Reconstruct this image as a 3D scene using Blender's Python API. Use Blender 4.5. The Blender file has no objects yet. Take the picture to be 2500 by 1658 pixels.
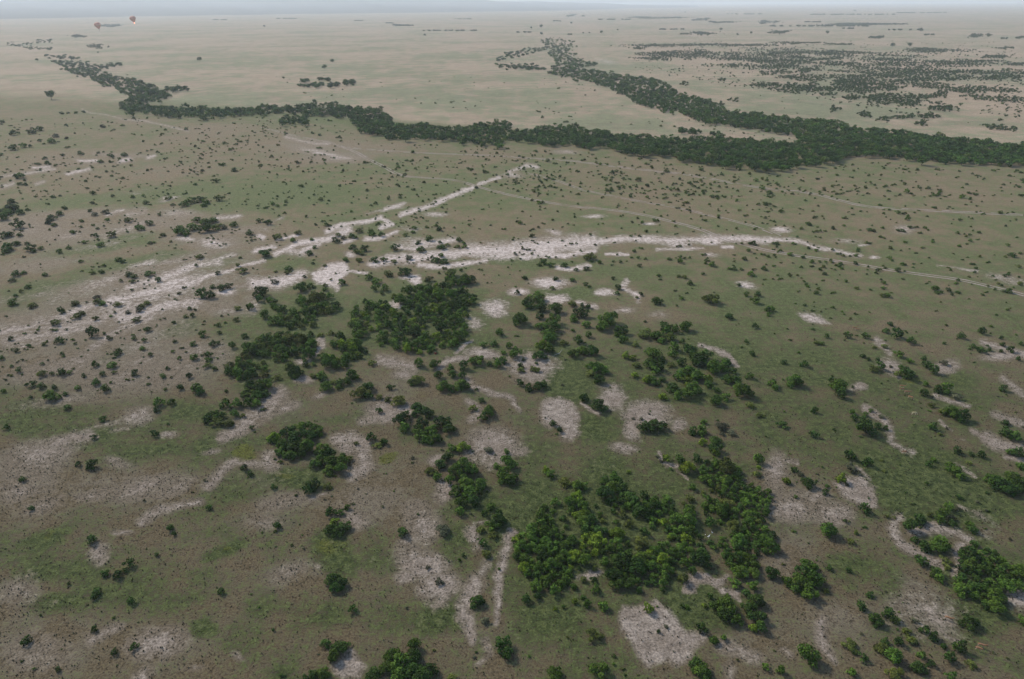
import bpy, math, random
import numpy as np
from mathutils import Matrix, Vector

# ------------------------------------------------------------------ camera, sky, sun, exposure
S = bpy.context.scene
COL = S.collection
PW, PH, FPX = 2500.0, 1658.0, 1667.0        # photograph size and focal length in its pixels
CAM_H = 100.0
PITCH = math.degrees(math.atan((PH / 2 - 8.0) / FPX))
ROLL = -0.42
MROT = Matrix.Rotation(math.radians(90 - PITCH), 3, 'X') @ Matrix.Rotation(math.radians(ROLL), 3, 'Z')
cam_data = bpy.data.cameras.new("camera")
cam = bpy.data.objects.new("camera", cam_data)
COL.objects.link(cam)
cam.matrix_world = Matrix.Translation((0, 0, CAM_H)) @ MROT.to_4x4()
cam_data.sensor_fit = 'HORIZONTAL'
cam_data.sensor_width = 36.0
cam_data.lens = 36.0 * FPX / PW
cam_data.clip_start = 0.5
cam_data.clip_end = 200000.0
S.camera = cam

SUN_AZ, SUN_EL = -48.0, 38.0                # degrees, azimuth from +Y towards +X
world = bpy.data.worlds.new("World")
S.world = world
world.use_nodes = True
wn = world.node_tree.nodes
bg = wn["Background"]
sky = wn.new("ShaderNodeTexSky")
sky.sky_type = 'NISHITA'
sky.sun_disc = False
sky.sun_elevation = math.radians(SUN_EL)
sky.sun_rotation = math.radians(SUN_AZ)
sky.air_density = 1.2
sky.dust_density = 1.0
sky.ozone_density = 1.0
world.node_tree.links.new(sky.outputs[0], bg.inputs[0])
bg.inputs[1].default_value = 0.075
sd = bpy.data.lights.new("sun", 'SUN')
sd.energy = 1.7
sd.angle = math.radians(10)
sd.color = (1.0, 0.90, 0.78)
sun = bpy.data.objects.new("sun", sd)
COL.objects.link(sun)
az, el = math.radians(SUN_AZ), math.radians(SUN_EL)
sdir = Vector((math.sin(az) * math.cos(el), math.cos(az) * math.cos(el), math.sin(el)))
sun.rotation_euler = (-sdir).to_track_quat('-Z', 'Y').to_euler()
sun.location = (0, 0, 200)
S.view_settings.view_transform = 'Standard'
S.view_settings.look = 'None'
S.view_settings.gamma = 1.0
S.view_settings.exposure = 1.25
S.cycles.volume_bounces = 1
S.cycles.max_bounces = 6
S.cycles.diffuse_bounces = 3

rng = random.Random(11)
NR = np.random.default_rng(5)
M_ = np.array(MROT)

# ------------------------------------------------------------------ photo pixel <-> place
def ray(x, y):
    return M_ @ np.array([(x - PW / 2) / FPX, -(y - PH / 2) / FPX, -1.0])

def at(x, y, z=0.0):
    """the point at height z that is seen at pixel x, y"""
    d = ray(x, y)
    if d[2] > -1e-4:
        d[2] = -1e-4
    t = (z - CAM_H) / d[2]
    return np.array([d[0] * t, d[1] * t, z])

def at_dist(x, y, dist):
    d = ray(x, y)
    d = d / np.linalg.norm(d)
    return np.array([0, 0, CAM_H]) + d * dist

def to_px(P):
    Q = (P - np.array([0, 0, CAM_H])) @ M_
    w = np.where(Q[:, 2] < -0.1, -Q[:, 2], np.nan)
    return Q[:, 0] / w * FPX + PW / 2, -Q[:, 1] / w * FPX + PH / 2

def px_per_m(x, y):
    p = at(x, y)
    v = p - np.array([0, 0, CAM_H])
    depth = -(v @ M_)[2]
    return FPX / depth

# ------------------------------------------------------------------ object helpers
def tag(o, label=None, cat=None, group=None, kind=None):
    if label: o["label"] = label
    if cat: o["category"] = cat
    if group: o["group"] = group
    if kind: o["kind"] = kind
    return o

def link(o, parent=None):
    COL.objects.link(o)
    if parent is not None:
        o.parent = parent
    return o

def np_mesh(name, V, F, mat=None, face_attr=None, vert_attr=None, smooth=False):
    """V (n,3), F (m,k) with one face size k"""
    me = bpy.data.meshes.new(name)
    V = np.asarray(V, np.float32); F = np.asarray(F, np.int32)
    k = F.shape[1]
    me.vertices.add(len(V)); me.vertices.foreach_set("co", V.ravel())
    me.loops.add(F.size); me.loops.foreach_set("vertex_index", F.ravel())
    me.polygons.add(len(F))
    me.polygons.foreach_set("loop_start", np.arange(len(F), dtype=np.int32) * k)
    if smooth:
        me.polygons.foreach_set("use_smooth", np.ones(len(F), bool))
    me.update(calc_edges=True)
    for nm, arr in (face_attr or {}).items():
        arr = np.asarray(arr, np.float32)
        if arr.ndim == 1:
            me.attributes.new(nm, 'FLOAT', 'FACE').data.foreach_set("value", arr)
        else:
            a4 = np.concatenate([arr, np.ones((len(arr), 1), np.float32)], 1)
            me.attributes.new(nm, 'FLOAT_COLOR', 'FACE').data.foreach_set("color", a4.ravel())
    for nm, arr in (vert_attr or {}).items():
        me.attributes.new(nm, 'FLOAT', 'POINT').data.foreach_set("value", np.asarray(arr, np.float32))
    if mat: me.materials.append(mat)
    return me

def mesh_obj(name, me, parent=None):
    return link(bpy.data.objects.new(name, me), parent)

# ------------------------------------------------------------------ node helpers
class NB:
    def __init__(self, name):
        self.m = bpy.data.materials.new(name); self.m.use_nodes = True
        self.t = self.m.node_tree; self.n = self.t.nodes
        self.p = self.n["Principled BSDF"]
    def put(self, sock, v):
        if isinstance(v, bpy.types.NodeSocket): self.t.links.new(v, sock)
        else:
            if hasattr(sock.default_value, '__len__') and not hasattr(v, '__len__'):
                v = (v, v, v)
            if hasattr(v, '__len__') and len(sock.default_value) == 4 and len(v) == 3: v = (*v, 1)
            sock.default_value = v
    def noise(self, vec, scale, detail=3, rough=0.55):
        n = self.n.new("ShaderNodeTexNoise")
        self.put(n.inputs["Vector"], vec)
        n.inputs["Scale"].default_value = scale; n.inputs["Detail"].default_value = detail
        n.inputs["Roughness"].default_value = rough
        return n.outputs["Fac"]
    def math(self, op, a, b=0.0):
        n = self.n.new("ShaderNodeMath"); n.operation = op
        self.put(n.inputs[0], a); self.put(n.inputs[1], b)
        return n.outputs[0]
    def sstep(self, v, lo, hi, a=0.0, b=1.0):
        n = self.n.new("ShaderNodeMapRange"); n.interpolation_type = 'SMOOTHSTEP'
        self.put(n.inputs["Value"], v); n.inputs["From Min"].default_value = lo; n.inputs["From Max"].default_value = hi
        n.inputs["To Min"].default_value = a; n.inputs["To Max"].default_value = b
        return n.outputs["Result"]
    def mix(self, f, a, b, mode='MIX'):
        n = self.n.new("ShaderNodeMix"); n.data_type = 'RGBA'; n.blend_type = mode
        self.put(n.inputs["Factor"], f); self.put(n.inputs["A"], a); self.put(n.inputs["B"], b)
        return n.outputs["Result"]
    def attr(self, name, out="Fac"):
        n = self.n.new("ShaderNodeAttribute"); n.attribute_name = name
        return n.outputs[out]
    def pos(self):
        return self.n.new("ShaderNodeNewGeometry").outputs["Position"]
    def bump(self, h, strength, dist):
        n = self.n.new("ShaderNodeBump")
        n.inputs["Strength"].default_value = strength; n.inputs["Distance"].default_value = dist
        self.put(n.inputs["Height"], h); self.put(self.p.inputs["Normal"], n.outputs[0])
    def out(self, col, rough=0.9, spec=0.15):
        self.put(self.p.inputs["Base Color"], col)
        self.p.inputs["Roughness"].default_value = rough
        self.p.inputs["Specular IOR Level"].default_value = spec
        return self.m

# ------------------------------------------------------------------ materials
def ground_material():
    b = NB("savanna_ground")
    P = b.pos()
    n1 = b.noise(P, 1 / 60.0, 4, 0.6)
    n2 = b.noise(P, 1 / 9.0, 5, 0.62)
    n3 = b.noise(P, 1 / 1.6, 4, 0.6)
    n4 = b.noise(P, 1 / 0.42, 2, 0.6)
    nf = b.noise(P, 1 / 230.0, 5, 0.62)
    bare, green, yell, plain, soil, far_light = (b.attr(k) for k in ("bare", "green", "yellow", "plain", "soil", "far_light"))
    # grass: dry brown, green, with a soft patchwork
    g = b.math('ADD', b.math('MULTIPLY', n1, 0.42), b.math('MULTIPLY', n2, 0.58))
    g = b.math('ADD', g, b.math('MULTIPLY', green, 0.24))
    g = b.math('ADD', g, b.math('MULTIPLY', b.math('SUBTRACT', n3, 0.5), 0.45))
    g = b.math('ADD', g, b.math('MULTIPLY', b.math('SUBTRACT', n4, 0.5), 0.38))
    g = b.math('SUBTRACT', g, b.math('MULTIPLY', soil, 0.10))
    gm = b.sstep(g, 0.42, 0.61)
    dry = b.mix(b.sstep(n2, 0.35, 0.65), (0.098, 0.077, 0.046), (0.116, 0.097, 0.063))
    grn = b.mix(b.sstep(n3, 0.35, 0.65), (0.039, 0.053, 0.018), (0.068, 0.081, 0.030))
    col = b.mix(gm, dry, grn)
    ym = b.math('MULTIPLY', b.sstep(b.math('ADD', yell, b.math('MULTIPLY', b.math('SUBTRACT', n3, 0.5), 0.7)), 0.3, 0.7), 0.85)
    col = b.mix(ym, col, (0.075, 0.082, 0.018))
    # thin soil showing through between the tufts
    s = b.math('ADD', b.math('MULTIPLY', n2, 0.6), b.math('MULTIPLY', n3, 0.4))
    s = b.math('ADD', s, b.math('MULTIPLY', soil, 0.16))
    s = b.math('ADD', s, b.math('MULTIPLY', b.sstep(bare, 0.0, 0.5), 0.20))
    s = b.math('SUBTRACT', s, b.math('MULTIPLY', gm, 0.10))
    col = b.mix(b.sstep(s, 0.52, 0.70, 0, 0.75), col, (0.142, 0.117, 0.088))
    # grass painted lighter with distance, standing in for light falloff towards the foreground
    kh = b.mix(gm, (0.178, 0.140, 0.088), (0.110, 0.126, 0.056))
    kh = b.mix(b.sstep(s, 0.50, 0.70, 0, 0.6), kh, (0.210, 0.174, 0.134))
    col = b.mix(far_light, col, kh)
    # tall dry grass of the open plain beyond the river
    pf = b.mix(b.sstep(b.math('ADD', b.math('MULTIPLY', nf, 0.7), b.math('ADD', b.math('MULTIPLY', n1, 0.3), b.math('ADD', b.math('MULTIPLY', green, 0.075), b.math('ADD', b.math('MULTIPLY', b.math('SUBTRACT', n2, 0.5), 0.45), b.math('MULTIPLY', b.math('SUBTRACT', b.noise(P, 1 / 28.0, 3, 0.6), 0.5), 0.5))))), 0.44, 0.62), (0.298, 0.234, 0.165), (0.178, 0.180, 0.108))
    pv = b.n.new('ShaderNodeVectorMath'); pv.operation = 'SCALE'
    b.put(pv.inputs[0], pf); b.put(pv.inputs['Scale'], b.math('ADD', 0.25, b.math('ADD', b.math('MULTIPLY', n2, 1.0), b.math('MULTIPLY', n1, 0.5))))
    pf = pv.outputs[0]
    col = b.mix(b.sstep(b.math('ADD', plain, b.math('MULTIPLY', b.math('SUBTRACT', n1, 0.5), 0.5)), 0.25, 0.75), col, pf)
    # bare pale soil
    nz = b.math('ADD', b.math('MULTIPLY', b.math('SUBTRACT', n3, 0.5), 0.8), b.math('MULTIPLY', b.math('SUBTRACT', n4, 0.5), 0.38))
    nz = b.math('ADD', nz, b.math('MULTIPLY', b.math('SUBTRACT', n2, 0.5), 1.1))
    nz = b.math('MULTIPLY', nz, b.sstep(bare, 0.02, 0.3))
    nz = b.math('MULTIPLY', nz, b.math('SUBTRACT', 1.0, b.math('MULTIPLY', far_light, 0.5)))
    v = b.math('ADD', bare, nz)
    bm = b.sstep(v, 0.30, 0.82)
    pale = b.mix(b.sstep(n3, 0.3, 0.7), (0.215, 0.181, 0.148), (0.258, 0.221, 0.186))
    pale = b.mix(b.sstep(n2, 0.4, 0.65), pale, (0.176, 0.145, 0.115))
    pale = b.mix(b.sstep(far_light, 0.1, 0.75), pale, b.mix(b.sstep(n3, 0.3, 0.7), (0.38, 0.32, 0.28), (0.50, 0.435, 0.395)))  # pale soil also painted brighter with distance, the light put into its colour
    col = b.mix(bm, col, pale)
    # fine grain of blades, litter and pebbles
    gr = b.math('ADD', b.math('MULTIPLY', n4, 2.3), b.math('MULTIPLY', n3, 1.2))
    gr = b.math('ADD', gr, b.math('MULTIPLY', b.noise(P, 1 / 0.16, 1, 0.5), 0.9))
    gr = b.math('MAXIMUM', b.math('ADD', gr, -1.2), 0.3)
    vm = b.n.new("ShaderNodeVectorMath"); vm.operation = 'SCALE'
    b.put(vm.inputs[0], col); b.put(vm.inputs["Scale"], gr)
    b.bump(b.math('ADD', n4, b.math('MULTIPLY', n3, 1.2)), 0.5, 0.25)
    return b.out(vm.outputs[0], 0.95, 0.05)

def track_material():
    b = NB("worn_wheel_rut")
    P = b.pos()
    n = b.noise(P, 1 / 1.2, 4, 0.6); n2 = b.noise(P, 1 / 14.0, 3, 0.6)
    col = b.mix(b.sstep(n, 0.35, 0.65), (0.235, 0.193, 0.165), (0.31, 0.265, 0.235))
    col = b.mix(b.sstep(n2, 0.52, 0.7), col, (0.165, 0.14, 0.10))
    return b.out(col, 0.95, 0.05)

def foliage_material(per_object):
    b = NB("bush_leaves" if per_object else "leaf_mass")
    if per_object:
        oi = b.n.new("ShaderNodeObjectInfo")
        base = oi.outputs["Color"]
    else:
        base = b.attr("leafcol", "Color")
    t = b.attr("tint")
    k = b.sstep(t, 0.0, 1.0, 0.45, 1.6)
    vm = b.n.new("ShaderNodeVectorMath"); vm.operation = 'SCALE'
    b.put(vm.inputs[0], base); b.put(vm.inputs["Scale"], k)
    yel = b.mix(b.sstep(t, 0.72, 1.0, 0, 0.45), vm.outputs[0], (0.13, 0.15, 0.03))
    return b.out(yel, 0.75, 0.05)

def plain_mat(name, c1, c2, scale=3.0, rough=0.8, spec=0.2):
    b = NB(name)
    tc = b.n.new("ShaderNodeTexCoord").outputs["Object"]
    return b.out(b.mix(b.sstep(b.noise(tc, scale, 3), 0.35, 0.65), c1, c2), rough, spec)

M_GROUND = ground_material()
M_TRACK = track_material()
M_LEAF = foliage_material(True)
M_MASS = foliage_material(False)
M_BARK = plain_mat("grey_bark", (0.10, 0.08, 0.06), (0.16, 0.13, 0.10), 6)
M_HILL = plain_mat("hill_scrub", (0.03, 0.04, 0.03), (0.06, 0.06, 0.045), 0.002, 0.95, 0.05)

# ------------------------------------------------------------------ ground marks (photo pixels: where each patch lies)
BARE = []   # (kind, data, soft, strength)
def E(cx, cy, rx, ry, rot=0, k=1.0, soft=0.35): BARE.append(('e', (cx, cy, rx * 1.03, ry * 1.03, math.radians(rot)), soft * 2.5, k))
def L(pts, w, k=1.0, w2=None): BARE.append(('l', (pts, w / 2, (w2 if w2 else w) / 2), 1.6, k))
def P(pts, k=1.0, soft=7): BARE.append(('p', pts, soft * 2.0, k))
# lower centre
E(1203,1093,48,38); E(1265,1102,22,12,0,.6)
P([(1340,972),(1368,968),(1396,986),(1404,1003),(1406,1033),(1417,1058),(1402,1078),(1364,1067),(1380,1050),(1360,1038),(1347,1042),(1313,1025),(1311,1008),(1326,989)])
E(1302,897,54,30); E(1292,872,16,10)
E(1490,970,30,24,30); L([(1424,990),(1445,1002),(1468,1015)],9)
E(1580,1008,54,26,8); E(1545,1045,16,24,-20); E(1655,1038,10,18,20,.8)
L([(1703,842),(1745,852),(1782,870),(1800,895)],11)
E(1525,1092,26,14,10,.8)
L([(1597,1105),(1605,1125),(1620,1137),(1648,1140)],9); L([(1652,1152),(1675,1172)],6,.7)
E(1888,1145,20,38,0,.75); L([(1905,1128),(1940,1131)],8,.8)
E(1930,1238,48,24,0,.75); E(2035,1253,48,22,0,.7); E(1990,1215,26,20,0,.6)
P([(2030,1178),(2072,1163),(2105,1160),(2125,1182),(2135,1190),(2147,1235),(2127,1240),(2095,1228),(2057,1208)]); L([(2092,1138),(2108,1152),(2122,1165)],10,.8)
L([(2168,1045),(2182,1080),(2205,1098),(2230,1108)],17,.85)
L([(2108,998),(2140,1018),(2162,1034)],13); L([(2275,966),(2320,980),(2362,992)],11)
E(2178,895,24,21,10,.9); L([(2178,910),(2196,924)],8); E(2085,949,17,10,0,.9)
L([(2133,827),(2160,846),(2178,864)],13,.8); E(2315,894,29,14,-15,.95)
L([(2395,833),(2430,845),(2460,855),(2500,868)],14,.9); E(2445,870,44,10,0,.85)
L([(2452,922),(2480,945),(2500,965)],16,.8); L([(2428,1010),(2480,1027),(2500,1038)],18,.75)
L([(2372,1055),(2412,1067)],10,.8); L([(2408,1068),(2440,1086),(2478,1092)],22); L([(2458,1113),(2500,1125)],12)
L([(2288,1028),(2316,1050)],9,.8); L([(2325,1072),(2350,1077)],8,.6); L([(2342,1132),(2388,1163)],11,.75)
L([(2197,1264),(2180,1290),(2183,1312),(2205,1338),(2250,1365),(2290,1378)],27,1,17)
L([(2232,1294),(2285,1290),(2330,1300),(2360,1313)],26)
L([(2343,1333),(2333,1358),(2338,1380),(2324,1404)],17)
L([(2345,1230),(2395,1258),(2440,1290)],24,.62); E(2405,1295,36,18,25,.55)
E(2270,1495,70,42,28,.80,.6); L([(2285,1530),(2340,1556)],18,.75)
E(2480,1466,30,30); L([(2450,1425),(2470,1445)],10,.7)
L([(2008,1525),(2016,1560),(2020,1590),(2034,1622)],18,.85)
P([(1521,1487),(1563,1478),(1598,1465),(1632,1491),(1661,1510),(1676,1545),(1724,1556),(1690,1591),(1666,1622),(1644,1630),(1618,1618),(1570,1638),(1548,1608),(1527,1570),(1506,1540),(1512,1508)],1.05,9)
P([(1680,1400),(1697,1389),(1728,1398),(1750,1417),(1782,1395),(1767,1424),(1755,1434),(1796,1449),(1803,1472),(1792,1462),(1750,1446),(1736,1428),(1704,1428),(1698,1450),(1671,1453),(1688,1420)],1.05,6)
L([(1765,1577),(1810,1590),(1855,1607)],26,.72); L([(1770,1625),(1778,1655)],26,.65); L([(1915,1590),(1940,1605)],12,.7)
E(1435,1394,28,14,-20)
L([(1243,1300),(1237,1326),(1229,1380),(1219,1420),(1222,1480),(1206,1530)],27,1,11)
L([(1160,1425),(1140,1448),(1133,1490),(1144,1530),(1153,1575)],34,1,12)
L([(1192,1375),(1172,1412)],24,.8); L([(1145,1292),(1152,1315),(1168,1345)],22,.9); L([(1155,1278),(1190,1271)],7)
L([(1185,1575),(1195,1610),(1175,1640)],14,.6)
E(1022,1376,50,28,12); E(1066,1432,36,32); E(985,1410,24,18,0,.8); E(1025,1287,36,42,-15,.72); E(985,1330,30,16,-25,.6)
E(1080,1200,19,25,10,.85); E(1062,1120,17,10,-25,.85)
L([(1142,920),(1163,938),(1200,955),(1245,970),(1262,998)],17,.85,8)
L([(1145,980),(1172,1002),(1155,1025)],13,.8)
L([(1078,899),(1102,876),(1137,871)],14); E(1180,860,35,12,5); L([(1118,852),(1146,830)],9)
L([(928,878),(970,886),(1006,894)],18,.85); E(985,912,18,10,0,.8); E(940,1004,36,22,-12); L([(880,1031),(922,1014)],18,.8); E(985,1000,26,12)
L([(787,833),(771,860),(748,880)],14); E(740,884,18,8); E(745,928,20,12,0,.95)
L([(682,962),(632,1003),(587,1038),(538,1070)],30,.95,24); E(697,996,30,9,-15,.75); E(790,967,18,8,-20,.65)
L([(828,1072),(858,1064),(879,1080),(886,1110),(899,1132),(862,1158)],22); E(845,1090,18,12,0,.95)
E(660,1120,19,22,15,.85); L([(508,1192),(545,1152),(582,1124),(630,1130)],15,.85); E(520,1103,24,8,-10,.65)
E(690,1230,60,20,-10,.45); E(640,1280,50,20,0,.42); E(700,1400,50,26,-20,.45); E(760,1390,20,30,0,.42)
L([(758,1228),(790,1205)],8,.7); E(855,1273,26,18,20,.65)
# lower left
E(335,1018,42,19,-15,.8); L([(235,1040),(300,1030)],20,.65); L([(125,1088),(170,1072),(220,1064)],24,.9); E(405,1062,28,9,-5,.85)
E(100,1112,80,32,-12,.66); E(345,1195,56,18,-22,.68); E(430,1195,40,14,-25,.6); E(225,1212,34,12,-15,.6); E(40,1200,36,18,-15,.6)
E(300,1045,36,10,-15,.55); E(285,1125,30,14,20,.5); E(110,1235,40,16,-20,.5)
L([(342,1276),(395,1250),(482,1234)],15,.85); E(243,1348,24,30,20,.65); E(300,1300,26,8,0,.7)
L([(222,1562),(290,1530)],20,.75); E(380,1568,60,27,-12,.82); E(350,1645,30,16,-30,.66); E(588,1610,18,12,20,.6)
E(60,1450,70,40,0,.45); E(90,1600,70,40,0,.45); E(480,1640,30,10,0,.5)
P([(820,1662),(806,1636),(845,1606),(868,1592),(878,1625),(872,1662)],.9,7)
# white streaks across the left middle
L([(640,636),(575,652),(530,668),(482,684)],9.1,0.88); L([(532,640),(480,648),(430,665),(380,684),(312,700)],20.8,0.84)
L([(482,688),(400,705),(330,722),(262,734)],23.4,0.88); L([(482,736),(420,745),(370,760),(295,778)],26,0.88)
L([(300,735),(185,757),(120,785),(60,800),(0,812)],19.5,0.79); L([(345,742),(250,776),(180,797),(110,822),(25,828)],33.8,0.75)
L([(372,775),(310,800),(268,820),(222,852)],15.6,0.75); L([(200,803),(93,836),(46,849)],13,0.75); E(420,690,60,10,-18,.8)
E(350,646,36,9,-15,.65); L([(576,619),(520,632),(468,641)],11.7,0.70); E(520,594,50,14,0,.68); E(450,583,24,7,0,.7)
L([(258,582),(310,556),(362,544)],16.9,0.62); L([(308,521),(352,514)],15.6,0.62); L([(262,524),(302,512)],7.8,0.70); E(412,485,24,6,-10,.65)
E(440,522,52,12,0,.5); L([(528,534),(586,529)],10.4,0.75); E(160,575,60,14,0,.45)
L([(193,393),(237,393)],6.5,0.88); L([(290,394),(318,389)],9.1,0.88); L([(360,385),(376,381)],7.8,0.88); L([(162,426),(222,412)],6.5,0.88); L([(78,411),(122,407)],6.5,0.88)
L([(0,431),(60,423),(132,414)],6.5,0.70); L([(0,456),(32,447)],10.4,0.70); L([(88,449),(106,444)],7.8,0.70); L([(230,375),(380,383)],6.5,0.44)
E(550,713,22,8,0,.9); E(615,745,16,26,10,.55); E(560,760,50,16,0,.42); E(470,860,50,26,-20,.48); E(350,885,60,22,-25,.5); E(300,920,50,20,-15,.5); E(190,880,70,16,-15,.5); E(150,975,60,14,-8,.52)
E(330,730,190,34,-17,.74,.7); E(150,790,170,30,-12,.66,.7); E(250,690,130,18,-18,.58,.6); E(90,720,110,12,-10,.42,.5); E(420,640,110,12,-14,.5,.5); E(300,560,110,16,-14,.5,.6); E(60,560,60,26,-10,.45,.6); E(120,640,110,14,-10,.42,.6)
E(320,850,130,26,-25,.55,.6); E(150,900,110,18,-12,.5,.6); E(430,900,90,26,-25,.5,.6); E(300,930,90,16,-12,.48,.6); E(130,985,120,14,-8,.5,.6); E(540,860,30,30,0,.5,.6); E(240,600,70,8,-12,.45,.5); E(200,520,60,7,-10,.45,.5); E(330,470,60,7,-8,.42,.5); E(600,560,60,8,-8,.4,.5)
# white scalds of the centre
L([(615,692),(680,690),(734,671)],26); L([(605,698),(560,705)],8,.6)
P([(764,666),(810,640),(846,640),(852,663),(828,688),(822,708),(794,698),(766,688)],1.05,6); L([(850,664),(895,670)],6,.9)
L([(676,621),(718,597),(784,585),(812,579)],12); L([(731,615),(775,595)],12,.9); E(712,612,30,9,-10,.6)
L([(625,574),(638,581)],10); L([(676,584),(732,572)],8); L([(622,611),(667,602)],13,.9); L([(645,560),(690,530)],8,.5)
L([(795,565),(837,551),(890,543),(930,531),(957,546),(928,557)],10); L([(822,573),(852,560)],17,.95); L([(834,591),(865,582)],8); L([(888,584),(926,583),(966,568)],10)
L([(975,526),(1048,503),(1101,477),(1151,457)],11); L([(938,512),(984,499)],10,.9); L([(893,523),(939,513)],10,.6); E(1060,524,36,7,0,.6)
L([(1166,451),(1220,432)],8,.9); L([(1248,422),(1284,404),(1308,408)],11,.85); E(1250,428,34,8,0,.55)
L([(978,601),(1010,608),(1060,591),(1112,585)],15,.85); E(1035,592,60,13,0,.7)
L([(914,644),(956,632),(1000,633),(1048,625),(1115,618),(1168,611),(1250,612)],22); L([(1150,612),(1250,612),(1330,600),(1442,591)],32); L([(1300,605),(1440,590)],20)
L([(1450,591),(1540,583),(1650,585),(1700,583),(1793,583),(1875,586)],15,.95); L([(1875,583),(1950,588),(1990,604),(2060,617),(2100,623)],11,.85)
E(2130,628,15,5,0,.85); E(1905,560,24,9,0,.85); L([(1020,648),(1075,655),(1128,647),(1184,637)],11); L([(1274,625),(1382,622),(1450,613)],11); L([(1478,619),(1532,620)],6)
E(1325,612,60,18,0,.85); L([(1600,607),(1716,607)],8,.8); E(1660,595,50,9,0,.65); E(1740,588,24,9); L([(1758,605),(1790,604)],7); E(1735,622,24,6,0,.6)
L([(1363,653),(1400,656),(1432,648)],11); E(1348,690,40,13,0,.95); E(1270,715,20,8); E(1360,730,32,13,0,.9); L([(1418,735),(1455,748)],11,.85)
E(1475,715,24,8); L([(1534,688),(1524,702),(1555,716),(1562,732)],14,.85); E(1520,755,28,10,0,.6); E(1610,770,34,12,0,.48); E(1828,697,30,10,15,.7)
E(1580,545,22,5,0,.8); E(1450,528,26,6,0,.75); E(1355,568,22,7,10,.65)
P([(1955,760),(1985,762),(2010,775),(2030,792),(2005,792),(1975,780)],.95,6); E(2205,562,28,11,0,.6); L([(2288,648),(2385,661)],6,.65); E(2450,680,48,13,10,.5)
L([(2098,600),(2120,598)],5,.8); E(2060,590,60,8,0,.45); E(965,745,16,12,0,.85); E(1210,755,34,20,0,.85); E(1152,790,28,26,0,.6)
E(1000,676,20,6,0,.9); E(1020,684,12,9); E(860,620,16,8,0,.7); E(740,620,40,10,0,.5); E(1000,560,50,10,0,.45)
# pale road and flats beyond the river
L([(1425,100),(1435,127),(1472,145),(1567,164),(1660,187),(1749,205),(1909,233),(1962,247),(2033,256),(2104,272),(2175,276),(2246,290),(2335,304),(2500,333)],7,.42)
E(1480,150,50,12,12,.5); E(1500,212,40,7,5,.5); E(790,375,70,9,12,.6); E(830,385,50,8,0,.55); E(1240,307,20,10,0,.5); E(1385,372,40,6,0,.5)
L([(199,265),(220,276),(266,281),(302,292),(355,295),(409,308),(462,320)],4,.62)
L([(700,335),(760,350),(800,352)],10,.65)
GREEN = [(250,600,130,12,-12,.8),(330,640,110,12,-12,.9),(150,690,130,14,-12,.8),(450,470,170,16,-5,.7),(600,500,110,14,-5,.7),(720,470,170,26,0,.7),(60,720,60,30,0,.7),(120,500,140,14,-5,.6),(430,800,60,14,-20,.6),(270,870,60,14,-25,.6),(460,1000,70,24,-10,.5),(560,1220,90,30,-15,.5),(430,1480,90,40,0,.5),(760,1500,120,40,0,.45),(900,1330,60,40,0,.5),(1050,235,520,60,0,.9),(1700,300,380,42,0,.9),(700,160,420,34,0,.5),(2000,240,400,40,0,.5),(1500,180,120,40,0,.5),(1400,717,64,11,0,1),(1385,935,40,45,0,.9),(1460,1050,50,28,0,.9),(1390,905,30,30,0,.7),(2250,1185,150,75,0,.9),(2300,760,260,80,0,.35),(2150,1000,300,200,0,.25),
 (2350,1240,120,60,0,.6),(740,1170,75,28,0,1),(690,1165,40,18,0,.8),(812,1355,46,52,0,1),(500,1350,0,0,0,0),(545,1350,46,14,-25,1),(110,1320,50,20,-20,.9),(500,1535,28,16,0,1),(140,1470,75,28,0,.8),
 (1480,1250,280,170,0,.75),(1700,1490,90,46,0,1),(1330,1500,90,60,0,.5),(2300,1500,160,60,0,.5),(2380,1480,110,80,0,.6),(330,585,44,14,0,.9),(90,708,56,16,0,.8),(225,665,30,12,0,.8),(520,640,60,14,-15,.5),
 (180,740,120,40,0,.4),(100,1000,130,60,0,.5),(110,1045,90,30,0,.5),(250,1080,140,40,0,.4),(300,1090,200,50,0,.35),(300,1440,150,60,0,.5),(180,1395,110,36,0,.5),(1500,660,150,30,0,.3),(1900,740,300,60,0,.3),
 (900,470,300,70,0,.3),(620,860,60,40,0,.5),(1000,790,170,90,0,.6),(720,770,120,60,0,.6),(660,870,120,60,0,.6),(1650,900,190,90,0,.45),(1620,660,60,10,0,.6),(1350,640,60,9,0,.6),(760,700,60,12,0,.7),(700,640,60,14,0,.7),
 (1650,300,220,20,0,.8),(1950,225,260,40,0,.3),(1800,225,120,14,0,.7),(2200,300,260,26,0,.5),(1300,190,160,30,0,.5),(1150,225,160,26,0,.4),(1180,1440,40,30,0,.2),(1120,1500,0,0,0,0),(1090,1500,60,40,0,.7),(1300,640,70,14,0,.6),
 (1350,860,60,18,0,.7),(1420,1080,60,40,0,.4),(1180,1230,60,30,0,.6),(2080,1400,90,60,0,.7),(2160,1440,40,40,0,.6),(620,1560,60,40,0,.3),(1000,1500,80,30,0,.4)]
YELLOW = [(600,1105,28,19,0,1),(670,640,32,12,0,1),(1565,541,30,6,0,1),(955,1115,26,14,-20,.8),(1880,478,24,6,0,.9),(690,1160,30,10,0,.6),(60,850,50,20,-20,.5),(90,845,30,10,0,.5),(2225,930,30,8,0,.7),(2340,925,40,12,20,.4),(790,1340,26,26,0,.6),(900,410,28,6,0,.7),(660,478,26,6,0,.6),(560,570,30,6,0,.5),(900,600,36,9,0,.7),(820,1340,40,30,0,.4),(1020,960,40,14,0,.4),(120,1310,24,10,-30,.6),(545,1345,16,8,-25,.6),(300,480,30,6,0,.3)]
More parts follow.
